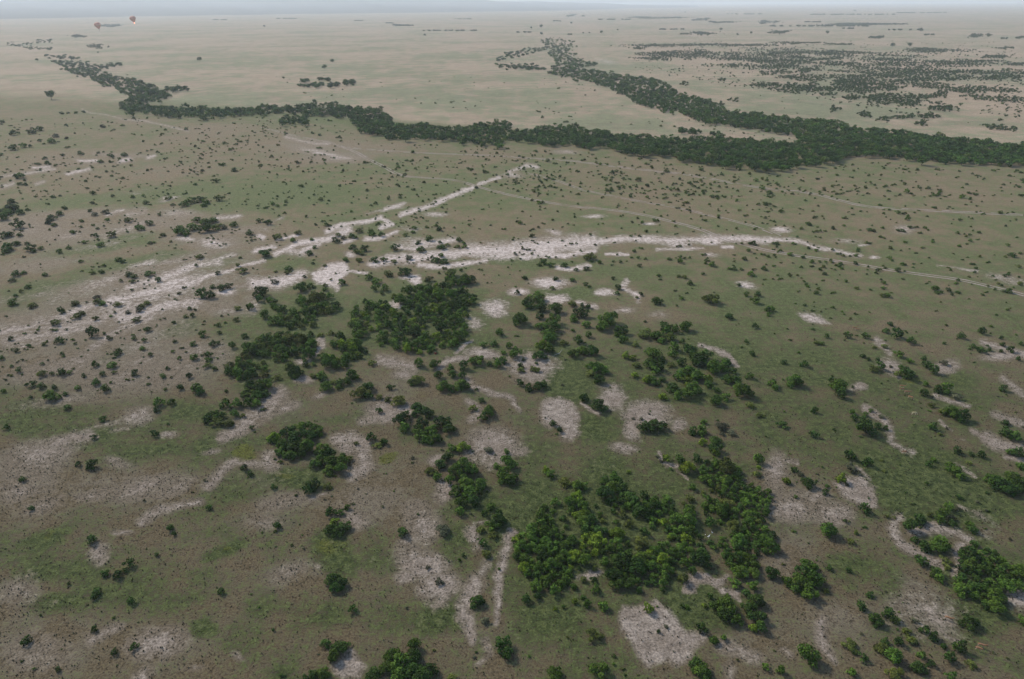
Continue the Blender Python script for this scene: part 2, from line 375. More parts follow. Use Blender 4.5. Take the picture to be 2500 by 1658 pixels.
SOIL = [(120,560,160,80,0,.8),(100,640,140,60,0,.6),(450,570,220,60,0,.8),(250,760,260,90,0,.9),(150,900,180,70,0,.9),(430,890,200,70,0,1),(600,860,60,80,0,.6),(620,1000,160,60,0,.7),(700,1200,220,80,0,.7),(650,1420,280,160,0,.2),(60,1180,120,80,0,1),(350,1190,200,60,0,.9),
 (90,1560,180,120,0,.6),(380,1560,180,80,0,.4),(900,1240,160,100,0,.8),(860,1150,80,60,0,.7),(1010,1250,80,60,0,.8),(1250,1060,160,60,0,.5),(1400,1120,120,60,0,.6),(1900,1200,180,80,0,.8),(1700,1130,120,60,0,.5),(2060,1500,120,80,0,.7),(1200,1500,160,120,0,.5),(1850,1560,140,90,0,.5),
 (800,370,160,30,0,.9),(560,320,240,30,0,.5),(960,960,120,60,0,.7),(1000,870,60,50,0,.7),(1900,1350,90,90,0,.7),(2100,1050,60,60,0,.4),(330,400,330,40,0,.6),(2450,700,120,40,0,.4),(560,740,120,50,0,.9),(620,930,50,40,0,.5)]

# ------------------------------------------------------------------ the ground: one sheet to the horizon
def build_ground():
    ys = np.arange(2000, 45, -1.75)                      # photo rows, dense where the picture looks
    ds = [1.0, 6, 12, 20, 30, 40, 50, 56]
    cx = PW / 2
    for y in ys:
        ds.append(float(np.hypot(*at(cx, y)[:2])))
    ds = [d for i, d in enumerate(ds) if i < 8 or d > 57]
    last = ds[-1]
    for k in range(1, 61):
        ds.append(last * (62000 / last) ** (k / 60))
    ds = np.array(ds)
    a = np.concatenate([np.arange(-180, -52, 4), np.linspace(-52, 52, 730), np.arange(56, 181, 4)])
    A, D = np.meshgrid(np.radians(a), ds)
    V = np.stack([np.sin(A) * D, np.cos(A) * D, np.zeros_like(D)], -1).reshape(-1, 3)
    nr, nc = D.shape
    i = np.arange(nr - 1)[:, None] * nc + np.arange(nc - 1)[None]
    F = np.stack([i, i + 1, i + nc + 1, i + nc], -1).reshape(-1, 4)
    F = F[:, ::-1]
    x, y = to_px(V)
    x = np.nan_to_num(x, nan=-9e5); y = np.nan_to_num(y, nan=9e5)
    # wander of the patch outlines, measured on the ground
    d0 = np.hypot(V[:, 0], V[:, 1])
    ppm = FPX / np.hypot(d0, CAM_H); fs = CAM_H / np.hypot(d0, CAM_H)
    def wob(scale, seed):
        r = np.random.default_rng(seed); T = r.uniform(-1, 1, (256, 256))
        X, Y = V[:, 0] / scale, V[:, 1] / scale
        i, j = np.floor(X).astype(int), np.floor(Y).astype(int); u, v = X - i, Y - j
        u, v = u * u * (3 - 2 * u), v * v * (3 - 2 * v)
        g = lambda a, b: T[a % 256, b % 256]
        return (g(i, j) * (1 - u) + g(i + 1, j) * u) * (1 - v) + (g(i, j + 1) * (1 - u) + g(i + 1, j + 1) * u) * v
    wx = wob(2.2, 1) * .45 + wob(6, 2) * .9 + wob(17, 3) * 1.0
    wy = wob(2.2, 4) * .45 + wob(6, 5) * .9 + wob(17, 6) * 1.0
    sc = np.clip(1.0 + (d0 - 250) / 400, 1, 2.2)
    x0, y0 = x, y
    x = x + wx * ppm * sc; y = y + wy * ppm * fs * sc * 1.2
    def ell(dat, soft):
        cx, cy, rx, ry, r = dat
        R = max(rx, ry) * 2.2
        idx = np.nonzero((abs(x - cx) < R) & (abs(y - cy) < R))[0]
        dx, dy = x[idx] - cx, y[idx] - cy
        u = (dx * math.cos(r) + dy * math.sin(r)) / rx
        v = (-dx * math.sin(r) + dy * math.cos(r)) / ry
        n = np.sqrt(u * u + v * v)
        return idx, np.clip(0.5 - (n - 1) / (2 * soft), 0, 1)
    def line(dat, soft):
        pts, w0, w1 = dat
        n = len(pts) - 1
        xs = [p[0] for p in pts]; yy = [p[1] for p in pts]; m = 3 * max(w0, w1) + 4
        idx = np.nonzero((x > min(xs) - m) & (x < max(xs) + m) & (y > min(yy) - m) & (y < max(yy) + m))[0]
        best = np.zeros(len(idx))
        for k in range(n):
            ax, ay = pts[k]; bx, by = pts[k + 1]
            l2 = (bx - ax) ** 2 + (by - ay) ** 2
            t = np.clip(((x[idx] - ax) * (bx - ax) + (y[idx] - ay) * (by - ay)) / l2, 0, 1)
            d = np.hypot(x[idx] - ax - t * (bx - ax), y[idx] - ay - t * (by - ay))
            w = w0 + (w1 - w0) * (k + t) / n
            best = np.maximum(best, np.clip(0.5 - (d / w - 1) / (2 * soft), 0, 1))
        return idx, best
    def poly(pts, soft):
        xs = [p[0] for p in pts]; yy = [p[1] for p in pts]; m = soft * 2
        idx = np.nonzero((x > min(xs) - m) & (x < max(xs) + m) & (y > min(yy) - m) & (y < max(yy) + m))[0]
        X, Y = x[idx], y[idx]
        d = np.full(len(idx), 1e9); ins = np.zeros(len(idx), bool)
        for k in range(len(pts)):
            ax, ay = pts[k]; bx, by = pts[(k + 1) % len(pts)]
            l2 = (bx - ax) ** 2 + (by - ay) ** 2 + 1e-9
            t = np.clip(((X - ax) * (bx - ax) + (Y - ay) * (by - ay)) / l2, 0, 1)
            d = np.minimum(d, np.hypot(X - ax - t * (bx - ax), Y - ay - t * (by - ay)))
            c = ((ay > Y) != (by > Y)) & (X < (bx - ax) * (Y - ay) / (by - ay + 1e-12) + ax)
            ins ^= c
        sd_ = np.where(ins, -d, d)
        return idx, np.clip(0.5 - sd_ / (2 * soft), 0, 1)
    bare = np.zeros(len(V), np.float32)
    for kind, dat, soft, k in BARE:
        idx, val = {'e': ell, 'l': line, 'p': poly}[kind](dat, soft)
        bare[idx] = np.maximum(bare[idx], val * k)
    def soft_field(lst, s):
        f = np.zeros(len(V), np.float32)
        for cx, cy, rx, ry, r, k in lst:
            if rx <= 0: continue
            idx, val = ell((cx, cy, rx, ry, math.radians(r)), s)
            f[idx] = np.maximum(f[idx], val * k)
        return f
    d = np.hypot(V[:, 0], V[:, 1])
    # open plain beyond the river: boundary follows the wood
    bx = np.array([-3000, 0, 300, 600, 900, 1300, 1700, 2100, 2500, 6000]); by = np.array([215, 215, 240, 265, 290, 320, 345, 350, 360, 360])
    yb = np.interp(x, bx, by)
    pl = np.clip((yb + 14 - y) / np.interp(x, [0, 300, 700], [110, 70, 30]) + np.interp(x, [0, 300, 700], [.5, .4, 0]), 0, 1)
    th = np.clip((1060 - y0) / 600, 0, 1); th = th * th * (3 - 2 * th)  # painted light ramp: none in the foreground, full further out
    pl = np.where(d > 2500, 1.0, pl)
    me = np_mesh("ground", V, F, M_GROUND, vert_attr={"bare": bare, "green": soft_field(GREEN, 0.7), "yellow": soft_field(YELLOW, 0.5), "soil": soft_field(SOIL, 0.9), "plain": pl, "far_light": th}, smooth=True)
    o = mesh_obj("ground", me)
    tag(o, kind='structure')
    return bare, x0, y0, V
G_BARE, GX, GY, GV = build_ground()

# ------------------------------------------------------------------ wheel tracks: two ruts each, a sheet above the ground
def track(pts, rut, gap, z, broken=0.0):
    W = np.array([at(*p, z)[:2] for p in pts])
    # resample smoothly
    out = []
    for i in range(len(W) - 1):
        p0 = W[max(i - 1, 0)]; p1 = W[i]; p2 = W[i + 1]; p3 = W[min(i + 2, len(W) - 1)]
        n = max(2, int(np.linalg.norm(p2 - p1) / 3.0))
        for t in np.arange(n) / n:
            out.append(0.5 * ((2 * p1) + (-p0 + p2) * t + (2 * p0 - 5 * p1 + 4 * p2 - p3) * t * t + (-p0 + 3 * p1 - 3 * p2 + p3) * t ** 3))
    out = np.array(out)
    T = np.gradient(out, axis=0); T /= np.linalg.norm(T, axis=1)[:, None] + 1e-9
    N = np.stack([-T[:, 1], T[:, 0]], 1)
    V, F = [], []
    for s in (-1, 1):
        for i in range(len(out)):
            ph = i * 0.9 + s
            w = rut * (0.75 + 0.35 * math.sin(ph * 1.7) * math.sin(ph * 0.37) + 0.25 * rng.random())
            c = out[i] + N[i] * s * gap / 2 + N[i] * 0.12 * (rng.random() - .5)
            V += [(*(c - N[i] * w / 2), z), (*(c + N[i] * w / 2), z)]
            if i and rng.random() > broken:
                k = len(V)
                F.append((k - 4, k - 2, k - 1, k - 3))
    o = mesh_obj("track", np_mesh("track", V, F, M_TRACK))
    tag(o, kind='structure')
track([(840,360),(870,372),(894,386),(937,407),(972,425),(1008,432),(1096,438),(1132,445),(1171,457),(1250,477),(1316,490),(1396,503),(1488,512),(1568,524),(1647,543),(1713,561),(1766,583),(1832,601),(1875,612),(1954,625),(2034,636),(2113,649),(2193,662),(2272,673),(2338,682),(2404,696),(2500,720),(2640,757)], 1.0, 2.2, 0.02)
track([(1282,421),(1356,440),(1422,463),(1488,477),(1554,490),(1647,506),(1726,524),(1806,543),(1875,564),(1910,580)], 0.8, 2.0, 0.026, .15)
track([(830,358),(901,365),(1043,374),(1185,379),(1292,386),(1398,393),(1505,407),(1600,418),(1669,425),(1780,445),(1875,461),(1981,472),(2113,503),(2272,514),(2500,525),(2640,533)], 1.3, 2.6, 0.03, .15)
track([(640,311),(710,329),(799,347),(840,360)], 0.9, 2.2, 0.023, .2)

# ------------------------------------------------------------------ foliage builders
def leafy(n, leaf, nl, seed, zmin=0.06, flat=1.0, spread=0.26, zr=(.30, .72)):
    """unit crown: 1 wide, 1 high; returns quads and a tint per quad"""
    r = np.random.default_rng(seed)
    lobes = [(0, 0, .52, .30, .42)]
    for k in range(nl):
        a = 2 * math.pi * (k + r.random() * .7) / nl
        rr = spread * (0.75 + .5 * r.random())
        lobes.append((math.cos(a) * rr, math.sin(a) * rr, r.uniform(*zr), r.uniform(.15, .26), r.uniform(.20, .32)))
    lobes = np.array(lobes)
    area = lobes[:, 3] * lobes[:, 4]
    li = r.choice(len(lobes), n, p=area / area.sum())
    Lb = lobes[li]
    d = r.normal(size=(n, 3)); d[:, 2] += .25; d /= np.linalg.norm(d, axis=1)[:, None]
    q = r.uniform(.72, 1.06, n)
    C = np.stack([Lb[:, 0] + d[:, 0] * Lb[:, 3] * q, Lb[:, 1] + d[:, 1] * Lb[:, 3] * q, Lb[:, 2] + d[:, 2] * Lb[:, 4] * q], 1)
    C[:, 2] = np.clip(C[:, 2], zmin + r.uniform(0, .1, n), 1.1)
    nrm = d + r.normal(size=(n, 3)) * .55; nrm /= np.linalg.norm(nrm, axis=1)[:, None]
    t = np.cross(nrm, r.normal(size=(n, 3))); t /= np.linalg.norm(t, axis=1)[:, None]
    bb = np.cross(nrm, t)
    s = leaf * r.uniform(.6, 1.35, n)[:, None]
    V = np.stack([C - t * s * .6, C + bb * s * .42 - nrm * s * .12, C + t * s * .7, C - bb * s * .42 - nrm * s * .12], 1).reshape(-1, 3)
    F = np.arange(n * 4).reshape(-1, 4)
    lt = r.uniform(.15, .85, len(lobes))
    tint = np.clip(lt[li] * .5 + r.uniform(0, 1, n) * .5, 0, 1)
    return V, F, tint

def tube_pts(segs, sides=6):
    """segs: list of (p0, p1, r0, r1) -> quads"""
    V, F = [], []
    for p0, p1, r0, r1 in segs:
        p0 = np.array(p0, float); p1 = np.array(p1, float)
        ax = p1 - p0; ax /= np.linalg.norm(ax)
        u = np.cross(ax, [0.3, 0.9, 0.1]); u /= np.linalg.norm(u); w = np.cross(ax, u)
        k0 = len(V)
        for p, rr in ((p0, r0), (p1, r1)):
            for i in range(sides):
                a = 2 * math.pi * i / sides
                V.append(p + rr * (math.cos(a) * u + math.sin(a) * w))
        for i in range(sides):
            j = (i + 1) % sides
            F.append((k0 + i, k0 + j, k0 + sides + j, k0 + sides + i))
    return np.array(V), np.array(F)

def scatter_mesh(name, variants, items):
    """items: (variant, x, y, width, height, rot, (r,g,b)) -> one mesh"""
    Vs, Fs, Ts, Cs = [], [], [], []; off = 0
    for v, x, y, w, h, rot, c in items:
        V, F, t = variants[v]
        cr, sr = math.cos(rot), math.sin(rot)
        X = (V[:, 0] * cr - V[:, 1] * sr) * w + x
        Y = (V[:, 0] * sr + V[:, 1] * cr) * w + y
        Vs.append(np.stack([X, Y, V[:, 2] * h], 1)); Fs.append(F + off); off += len(V)
        Ts.append(t); Cs.append(np.tile(np.array(c, np.float32), (len(F), 1)))
    me = np_mesh(name, np.concatenate(Vs), np.concatenate(Fs), M_MASS, face_attr={"tint": np.concatenate(Ts), "leafcol": np.concatenate(Cs)})
    return mesh_obj(name, me)

TONE = {'g': (0.054, 0.099, 0.015), 'd': (0.033, 0.066, 0.013), 'o': (0.074, 0.092, 0.020), 'x': (0.072, 0.076, 0.044), 'l': (0.095, 0.140, 0.014)}
TWORD = {'g': 'green', 'd': 'dark green', 'o': 'olive', 'x': 'grey', 'l': 'bright green'}

# ------------------------------------------------------------------ bushes: photo pixel of the crown, width in pixels, tone letter
BUSH_TXT = """
733 700 32,757 697 25,764 715 22,792 705 18,793 695 14o,637 710 32d,633 727 22,644 765 26,834 687 24,900 675 25,918 685 28,915 700 22,940 700 22,933 714 12,948 667 28o,989 662 32d,1046 680 26o,1100 665 36o
1063 634 28d,1084 637 28d,1077 622 18,1079 601 24d,1074 590 14d,1046 580 24,1028 607 28,964 602 26d,937 632 20,913 633 26,890 605 24d,862 601 22d,818 585 22d,755 616 22d,646 617 34d,704 654 26,702 664 18o,673 662 12o,669 687 22x,743 674 12d,658 609 12,677 577 28o,726 567 22o,715 584 18,761 583 15,768 602 14,655 542 20,633 537 18
868 578 14,838 580 16x,826 572 18o,858 575 20,908 570 20,930 571 18,905 563 22,924 545 14,876 562 20o,1008 565 16,1012 555 18,990 572 16o,1072 558 20,1065 550 14,1120 583 18,1132 592 12,1117 601 18o,1092 597 14o,1022 590 16,1017 595 10,1055 627 14,1135 600 16,1070 603 14
877 634 20o,870 612 20,882 615 22o,998 628 24x,962 637 18o,843 632 18,793 647 14o,764 642 12
1311 725 40,1288 736 30,1292 745 28,1320 749 34,1357 751 36,1397 740 26o,1422 744 16d,1436 746 18d,1270 776 42,1317 770 26,1353 778 32,1343 797 46,1316 795 26,1417 762 38,1400 776 26,1430 790 28,1485 776 44,1470 794 40,1515 805 34,1673 794 34,1623 797 30,1650 800 24,1398 805 14
1600 732 24,1610 736 18d,1737 728 40o,1744 734 22o,1844 731 24,1875 755 18d,1883 752 20,1878 766 14,1510 700 20d,1780 770 26d,1843 794 18d,1344 645 22,1317 646 16d,1377 646 22d,1432 654 20d,1406 657 14d,1327 638 22d,1440 625 30o,1356 679 18d,1398 682 18d,1430 692 16d,1439 699 12d,1348 702 14l,1263 712 16d
1281 677 18d,1497 678 12d,1565 717 12d,1555 725 12o,1660 627 10d,1558 628 10,1541 628 10,1661 636 18,1738 644 20,1723 641 12,1561 647 14o,1685 690 18,1657 673 14o,1672 675 16o,1716 667 12,1818 630 16,1810 657 12,1833 667 22,1828 610 14,1805 695 14,1822 716 14,1822 722 10,1608 672 14
1219 808 25,1180 840 22,1205 838 24,1243 842 20,1258 859 32,1230 860 16,1164 878 36,1214 885 26,1228 878 26,1195 887 20,1133 889 28,1100 897 22,1061 887 30,1023 883 28,1070 914 26,1105 912 24,1128 915 26,1127 936 34,1138 940 28,1083 940 36,1019 927 40o,1004 931 22,1102 948 20,1339 813 40,1339 823 36,1324 842 32l,1343 849 28,1375 836 24o,1413 827 28,1424 853 34,1402 861 30,1447 855 30,1436 815 20,1318 866 36d
1278 877 13d,1273 902 22o,1272 891 18,1301 900 22o,1311 902 22o,1269 933 20,1292 944 28,1313 940 34,1328 936 24,1443 910 30o,1457 895 32,1476 902 30,1462 925 32,1434 893 14,1428 967 24d,1424 972 24d,1460 986 34d,1472 995 28d,1164 950 11d,1176 976 20d,1154 995 25o,1191 1003 30,1180 1016 28,1197 997 24,1350 1031 22d,1366 1047 18d
1019 991 36d,1042 1005 34d,1028 1033 36,1013 1008 26d,1078 1029 40d,1095 1044 38,1053 1050 38,1025 1058 34,1064 1069 36,1038 1071 30,976 1022 34,987 1041 30,991 1012 26
1129 1089 34l,1102 1093 30,1091 1114 32,1074 1131 34d,1051 1148 32o,1066 1161 26,1131 1133 46,1112 1148 36,1157 1146 28,1097 1169 26,1136 1176 44,1174 1178 36,1114 1195 34,1144 1201 44,1169 1197 30,1125 1224 34,1155 1222 32d,1123 1246 28,1193 1097 28x,1209 1110 8x,1237 1100 18,1239 1123 36,1252 1133 26,1212 1136 22,1231 1152 38,1241 1169 42,1256 1163 26,1333 1146 22l,1343 1155 28,1379 1176 34o,1409 1182 32,1426 1184 24
1197 1235 28,1184 1252 24,1216 1265 42,1203 1282 36,1224 1273 26,1172 1292 26o,1203 1305 30o,1180 1324 26,1083 1292 40x,1188 1351 30o,1044 1385 14x,1071 1419 24x,1167 1466 38d,1183 1514 26x,1227 1570 40d,1237 1591 34d,1131 1354 12
955 1597 44,976 1612 50,945 1627 40,976 1640 50,1010 1570 34,1013 1597 40d,1008 1633 50,1049 1633 40d,1028 1652 50d,913 1644 40d,1102 1652 26o,1000 1610 36
1285 1459 28,1312 1453 24,1309 1428 32,1453 1347 28l,1476 1368 30,1390 1368 26,1402 1466 18l,1434 1472 24,1423 1457 18,1474 1478 32,1356 1485 16l,1376 1480 12,1455 1436 28,1449 1415 22
1794 1421 32,1839 1428 30,1775 1474 50,1750 1478 34,1735 1455 18,1769 1497 40,1799 1512 32,1822 1445 28d,1849 1464 44d,1828 1483 34,1849 1506 44d,1860 1527 32d,1839 1531 28l,1720 1478 16l,1714 1531 30d,1743 1561 32,1767 1555 20,1582 1483 28l,1608 1540 12d,1627 1529 14x,1712 1629 44,1700 1618 38,1722 1645 40,1976 1595 50,1870 1627 22,1907 1633 28,1462 1633 44,1356 1644 44,1451 1550 36o
1976 1379 36,1962 1396 44d,1987 1411 44,1924 1419 34,1955 1421 44,1976 1445 40,1945 1436 30,2002 1411 28,1885 1398 40d,2025 1385 18,2072 1390 18d,2017 1442 20o
2125 1451 24d,2104 1476 28d,2138 1508 36d,2144 1521 24d,2172 1495 36d,2184 1510 30o,2262 1537 28d,2282 1552 28d,2343 1576 38d,2305 1576 20d,2322 1601 34d,2368 1517 44d,2233 1514 20x,2184 1597 46,2152 1580 40o,2161 1565 24,2195 1563 28,2226 1561 34o,2214 1540 26o,2076 1576 36o,2108 1603 26d,2252 1599 24,2243 1627 40d,2275 1618 22,2080 1639 30,2184 1644 40o,2324 1650 30d,2373 1622 30o
2487 1428 36,2499 1515 30,2495 1390 40,2254 1368 34d,2243 1360 22,2286 1396 36,2296 1411 26,2309 1368 30o,2313 1385 20o,2286 1332 40,2260 1332 34,2307 1332 34,2233 1316 22d,2254 1324 24d,2296 1318 36
2248 1263 34d,2222 1280 36d,2246 1273 30d,2318 1235 28,2301 1250 34,2296 1267 30,2322 1263 26x,2339 1241 16x,2326 1277 26d,2369 1280 28,2375 1292 26d,2379 1326 26,2114 1239 32d,2023 1290 44,2064 1271 12,2091 1299 14l,2078 1320 22o,2016 1199 18d,2019 1186 14d,2054 1167 32l,2068 1182 14x,2084 1146 28x,2076 1108 28d,2085 1116 18d,2119 1125 30,2074 1135 24x,2332 1148 34,2347 1161 30,2320 1136 24,2280 1121 18,2269 1131 22d,2339 1097 26d,2373 1108 18,2398 1108 22d,2366 1129 18o
2424 1169 40,2445 1180 44d,2476 1165 44,2466 1195 44d,2496 1178 36,2487 1190 36d,2493 1136 26,2487 1102 34d,2466 1102 20,2455 1030 24d,2457 1053 36d,2479 1063 34d,2326 1003 44,2349 1012 36d,2303 1003 30o,2275 988 20o,2311 944 32,2292 948 28d,2260 936 16,2258 957 26d,2337 969 26x,2277 1039 24d,2296 1060 16o,2451 946 22d,2212 904 36d,2220 914 32d,2191 912 22o,2195 863 24,2222 880 18,2224 830 24d,2191 811 32,2163 806 20d,2150 891 24d,2135 900 30o,2106 868 18d,2121 876 14d,2144 876 12d,2175 894 12x,2256 874 16d,2263 889 26d,2282 900 28d,2305 885 22x
2398 806 22d,2347 817 22d,2377 844 18d,2396 853 26d,2417 852 14d,2447 840 16d,2468 851 20d,2445 856 12d,2487 874 14d,2445 823 12d,2493 838 12d,2051 938 40,2044 931 30o,2055 959 30d,2030 925 16d,2070 816 20d,2019 819 14d,2159 844 20o,2081 1003 18,2087 1018 20d,2114 1010 16,2127 1001 14,2152 1016 18x,2116 1039 44,2106 1037 28,2144 1039 22d,2163 1043 14d
1527 866 22l,1553 889 28o,1551 914 22l,1544 872 24l,1520 825 30,1510 811 24,1551 840 22o,1595 861 34,1612 870 30,1585 857 24,1646 844 30,1644 863 28,1686 855 36d,1703 872 44,1724 863 30d,1712 880 36,1773 880 30,1743 891 40,1765 893 34,1589 885 36d,1612 893 30d,1600 902 26,1663 883 28d,1638 889 24o,1682 904 40,1701 914 40,1657 914 32,1729 923 26l,1731 936 28,1593 927 36,1578 925 24l,1616 925 22d,1676 927 30l,1695 942 36,1644 944 36d,1682 955 38,1655 963 26,1620 967 26l,1748 974 32,1771 967 28,1750 952 24,1792 927 40,1775 925 28d,1805 944 32,1820 952 38,1832 916 24,1790 904 20d,1832 988 28o,1837 861 18d,1888 933 24,1892 944 20,1943 927 40,1966 887 24d,1915 883 20d,1854 1012 22o,1909 1035 28d,1987 1058 24d,1989 999 20d,1578 813 40o,1602 817 36,1636 821 34o,1614 830 24,1667 832 16,1674 802 24,1627 804 30
1595 1037 44d,1578 1044 34,1619 1037 28d,1546 1021 10x,1566 1021 12x,1585 1010 8x,1718 1029 20,1716 1046 28,1693 1050 30d,1712 1058 24,1716 1077 24l,1746 1073 34,1746 1090 34,1748 1101 28l,1763 1041 36x,1786 1054 28x,1763 1058 18x,1627 1118 24l,1661 1118 30,1701 1118 26,1852 1118 30,1677 1138 42l,1606 1114 14x,1614 1125 14x,1638 1144 12,1852 1140 14l,1849 1157 26o,1921 1172 26l,1940 1146 20,1974 1176 36d,1955 1157 20x,1943 1212 12,1712 1146 20,1536 1152 14l
610 938 32d,648 936 36,633 946 34d,602 959 34,627 963 32,648 959 30d,551 982 30,577 982 32,604 980 28,625 982 30,519 1012 34,504 1024 28d,540 1012 26,532 1029 34o,557 1031 32o,572 1007 24,593 1013 16o,614 1043 13d,722 904 36,720 916 26,746 885 22d,765 888 14,786 914 28,786 923 24d,765 916 24o,856 912 30,868 918 24,830 931 28,796 940 34,847 927 24,828 944 22,813 933 20o,676 921 26o,830 817 28,807 811 20o,758 813 18,782 817 20o,902 940 28,881 957 44o,898 963 30,892 946 32,953 944 22d,926 969 22o,947 974 22o,974 976 40o,926 1001 20d,904 1065 28,936 1077 28d,921 1086 24o,870 1082 16o,566 841 20,519 838 22d,532 836 12d,508 864 22d,508 878 20,506 891 24o,597 819 22d,536 811 14,907 885 24o
669 1066 34l,663 1072 26,703 1053 36d,737 1042 40,769 1044 34,737 1034 14,724 1066 44d,758 1061 40d,777 1053 30,691 1083 38,718 1091 44d,748 1085 40,684 1102 30,708 1110 36,737 1102 34d,784 1093 36,801 1106 34,782 1121 36,809 1123 40,835 1121 32,852 1119 24o,805 1144 36,830 1140 32,765 1131 26d
763 1182 34,750 1195 28d,799 1186 26o,667 1188 18d,684 1127 14l,596 1140 20d,611 1154 20d,847 1237 20,830 1250 22,805 1248 30d,816 1273 30l,807 1290 34d,839 1286 34d,824 1296 36d,676 1280 22d,510 1237 20d,983 1296 30d,810 1412 36d,830 1420 38d,818 1432 36d,860 1485 24,538 1442 20d,828 1578 40d,843 1576 26d,796 1570 30d,813 1599 36,788 1644 36,765 1644 30d,667 1536 10d,746 1656 24d
414 1286 22d,424 1301 14d,223 1314 26d,256 1399 26d,285 1402 26d,303 1392 20d,314 1373 26d,235 1444 28d,230 1455 20d,319 1464 24d,167 1424 10d,62 1563 30d,229 1534 18d,326 1577 24d,278 1591 20d,141 1633 16d,75 1239 18d,381 1353 12d
222 1131 34d,191 1131 16d,54 1168 22d,228 1066 18d,376 1057 20d,251 1021 22d,410 1034 10d,164 993 22d,385 980 30,381 998 18d,418 980 22,461 916 18,476 946 28,487 951 28,439 943 20,397 916 18,328 908 20d,271 890 28,281 863 20,291 856 18d,249 911 18,233 932 24d,257 945 24,189 945 20,101 940 22,77 936 24d,123 963 38,132 944 16,148 906 28d,169 908 14,101 911 28o,44 902 16d,127 911 14d,278 908 14o,230 887 18,204 915 14,159 960 16d,471 870 24,408 898 12,471 838 20,426 832 14d,347 849 18,326 825 14d,352 829 14d,367 864 14,438 873 12,265 824 16d,146 829 26d,183 838 10d,254 813 10d,225 807 30,494 813 22,360 803 22,8 953 16,3 873 16d,38 854 16d,25 825 16d,69 842 14d,152 862 12,103 887 12d,15 1041 18d,74 969 12d
490 713 30d,512 718 28d,519 699 20d,540 701 24d,556 697 24d,363 667 28d,313 668 22d,326 674 20d,322 686 18o,287 632 22,299 637 20d,240 735 26o,250 739 22,236 725 22x,286 741 26o,186 771 26o,198 763 22o,135 786 28o,346 746 22o,358 738 22o,339 755 22x,312 761 18x,183 739 28o,148 755 20d,79 744 26o,30 736 28,37 720 14d,67 699 20d,37 667 24d,29 683 20d,57 665 18d,109 669 18d,462 752 14d,476 755 10d,469 768 14d,424 786 14d,453 771 16o,333 779 24o,233 776 18o,437 715 14o,580 752 22o,611 747 24,576 779 18o,385 681 18d,487 625 24o
440 560 34,470 552 32,500 540 34,520 535 28,505 555 34,530 552 30o,480 535 24,545 553 22x,448 497 26,465 488 28,485 485 28d,502 490 22,497 500 20d,535 482 26o,421 499 14,569 547 22,609 567 24d,397 572 18o,42 547 32d,10 572 30d,22 571 24d,48 572 16,26 506 40d,16 516 34,48 516 24,5 527 30d,26 490 24d,16 601 34d,13 612 24,40 593 24d,74 604 28d,66 593 16d,82 612 14d,98 605 16,124 530 26d,119 538 24d,132 548 18,144 519 22d,130 479 14d,147 477 10d,230 522 18x,226 470 16d,225 494 14d,257 516 22x,323 479 14,319 466 8d,355 493 18,349 477 10,157 506 16d,66 511 14d,48 428 30d,234 430 10d,243 432 9d,299 434 12d,243 596 24,270 571 26o,233 573 14d,365 543 24,341 555 26,312 536 24o,261 535 16,238 557 12d,197 553 10d,198 538 14,176 565 16,206 590 18,168 604 16,144 612 18,196 637 14,225 665 18o,247 662 18,253 647 14,590 659 28o,532 665 16,580 646 14o,586 628 12,529 440 16d,572 413 20,494 415 14d
250 307 17x,278 316 8d,32 323 24d,75 321 24d,95 313 22d,135 330 20x,125 342 24,30 359 24,55 354 20,195 373 16d,110 385 14d,115 397 16,245 393 18,270 378 18,303 376 20d,2 376 14d,240 372 12,402 387 9d,162 336 12x,150 275 14d,165 275 10,185 274 12,204 272 10d,326 288 11d,5 296 14d
"""
BUSHES = []
for part in BUSH_TXT.replace("\n", ",").split(","):
    q = part.split()
    if len(q) == 3:
        tn = q[2][-1] if q[2][-1].isalpha() else ''
        BUSHES.append((float(q[0]), float(q[1]), float(q[2].rstrip('gdoxl')), tn))

def inside(px, py, pts):
    c = False
    for k in range(len(pts)):
        ax, ay = pts[k]; bx, by = pts[(k + 1) % len(pts)]
        if (ay > py) != (by > py) and px < (bx - ax) * (py - ay) / (by - ay) + ax: c = not c
    return c

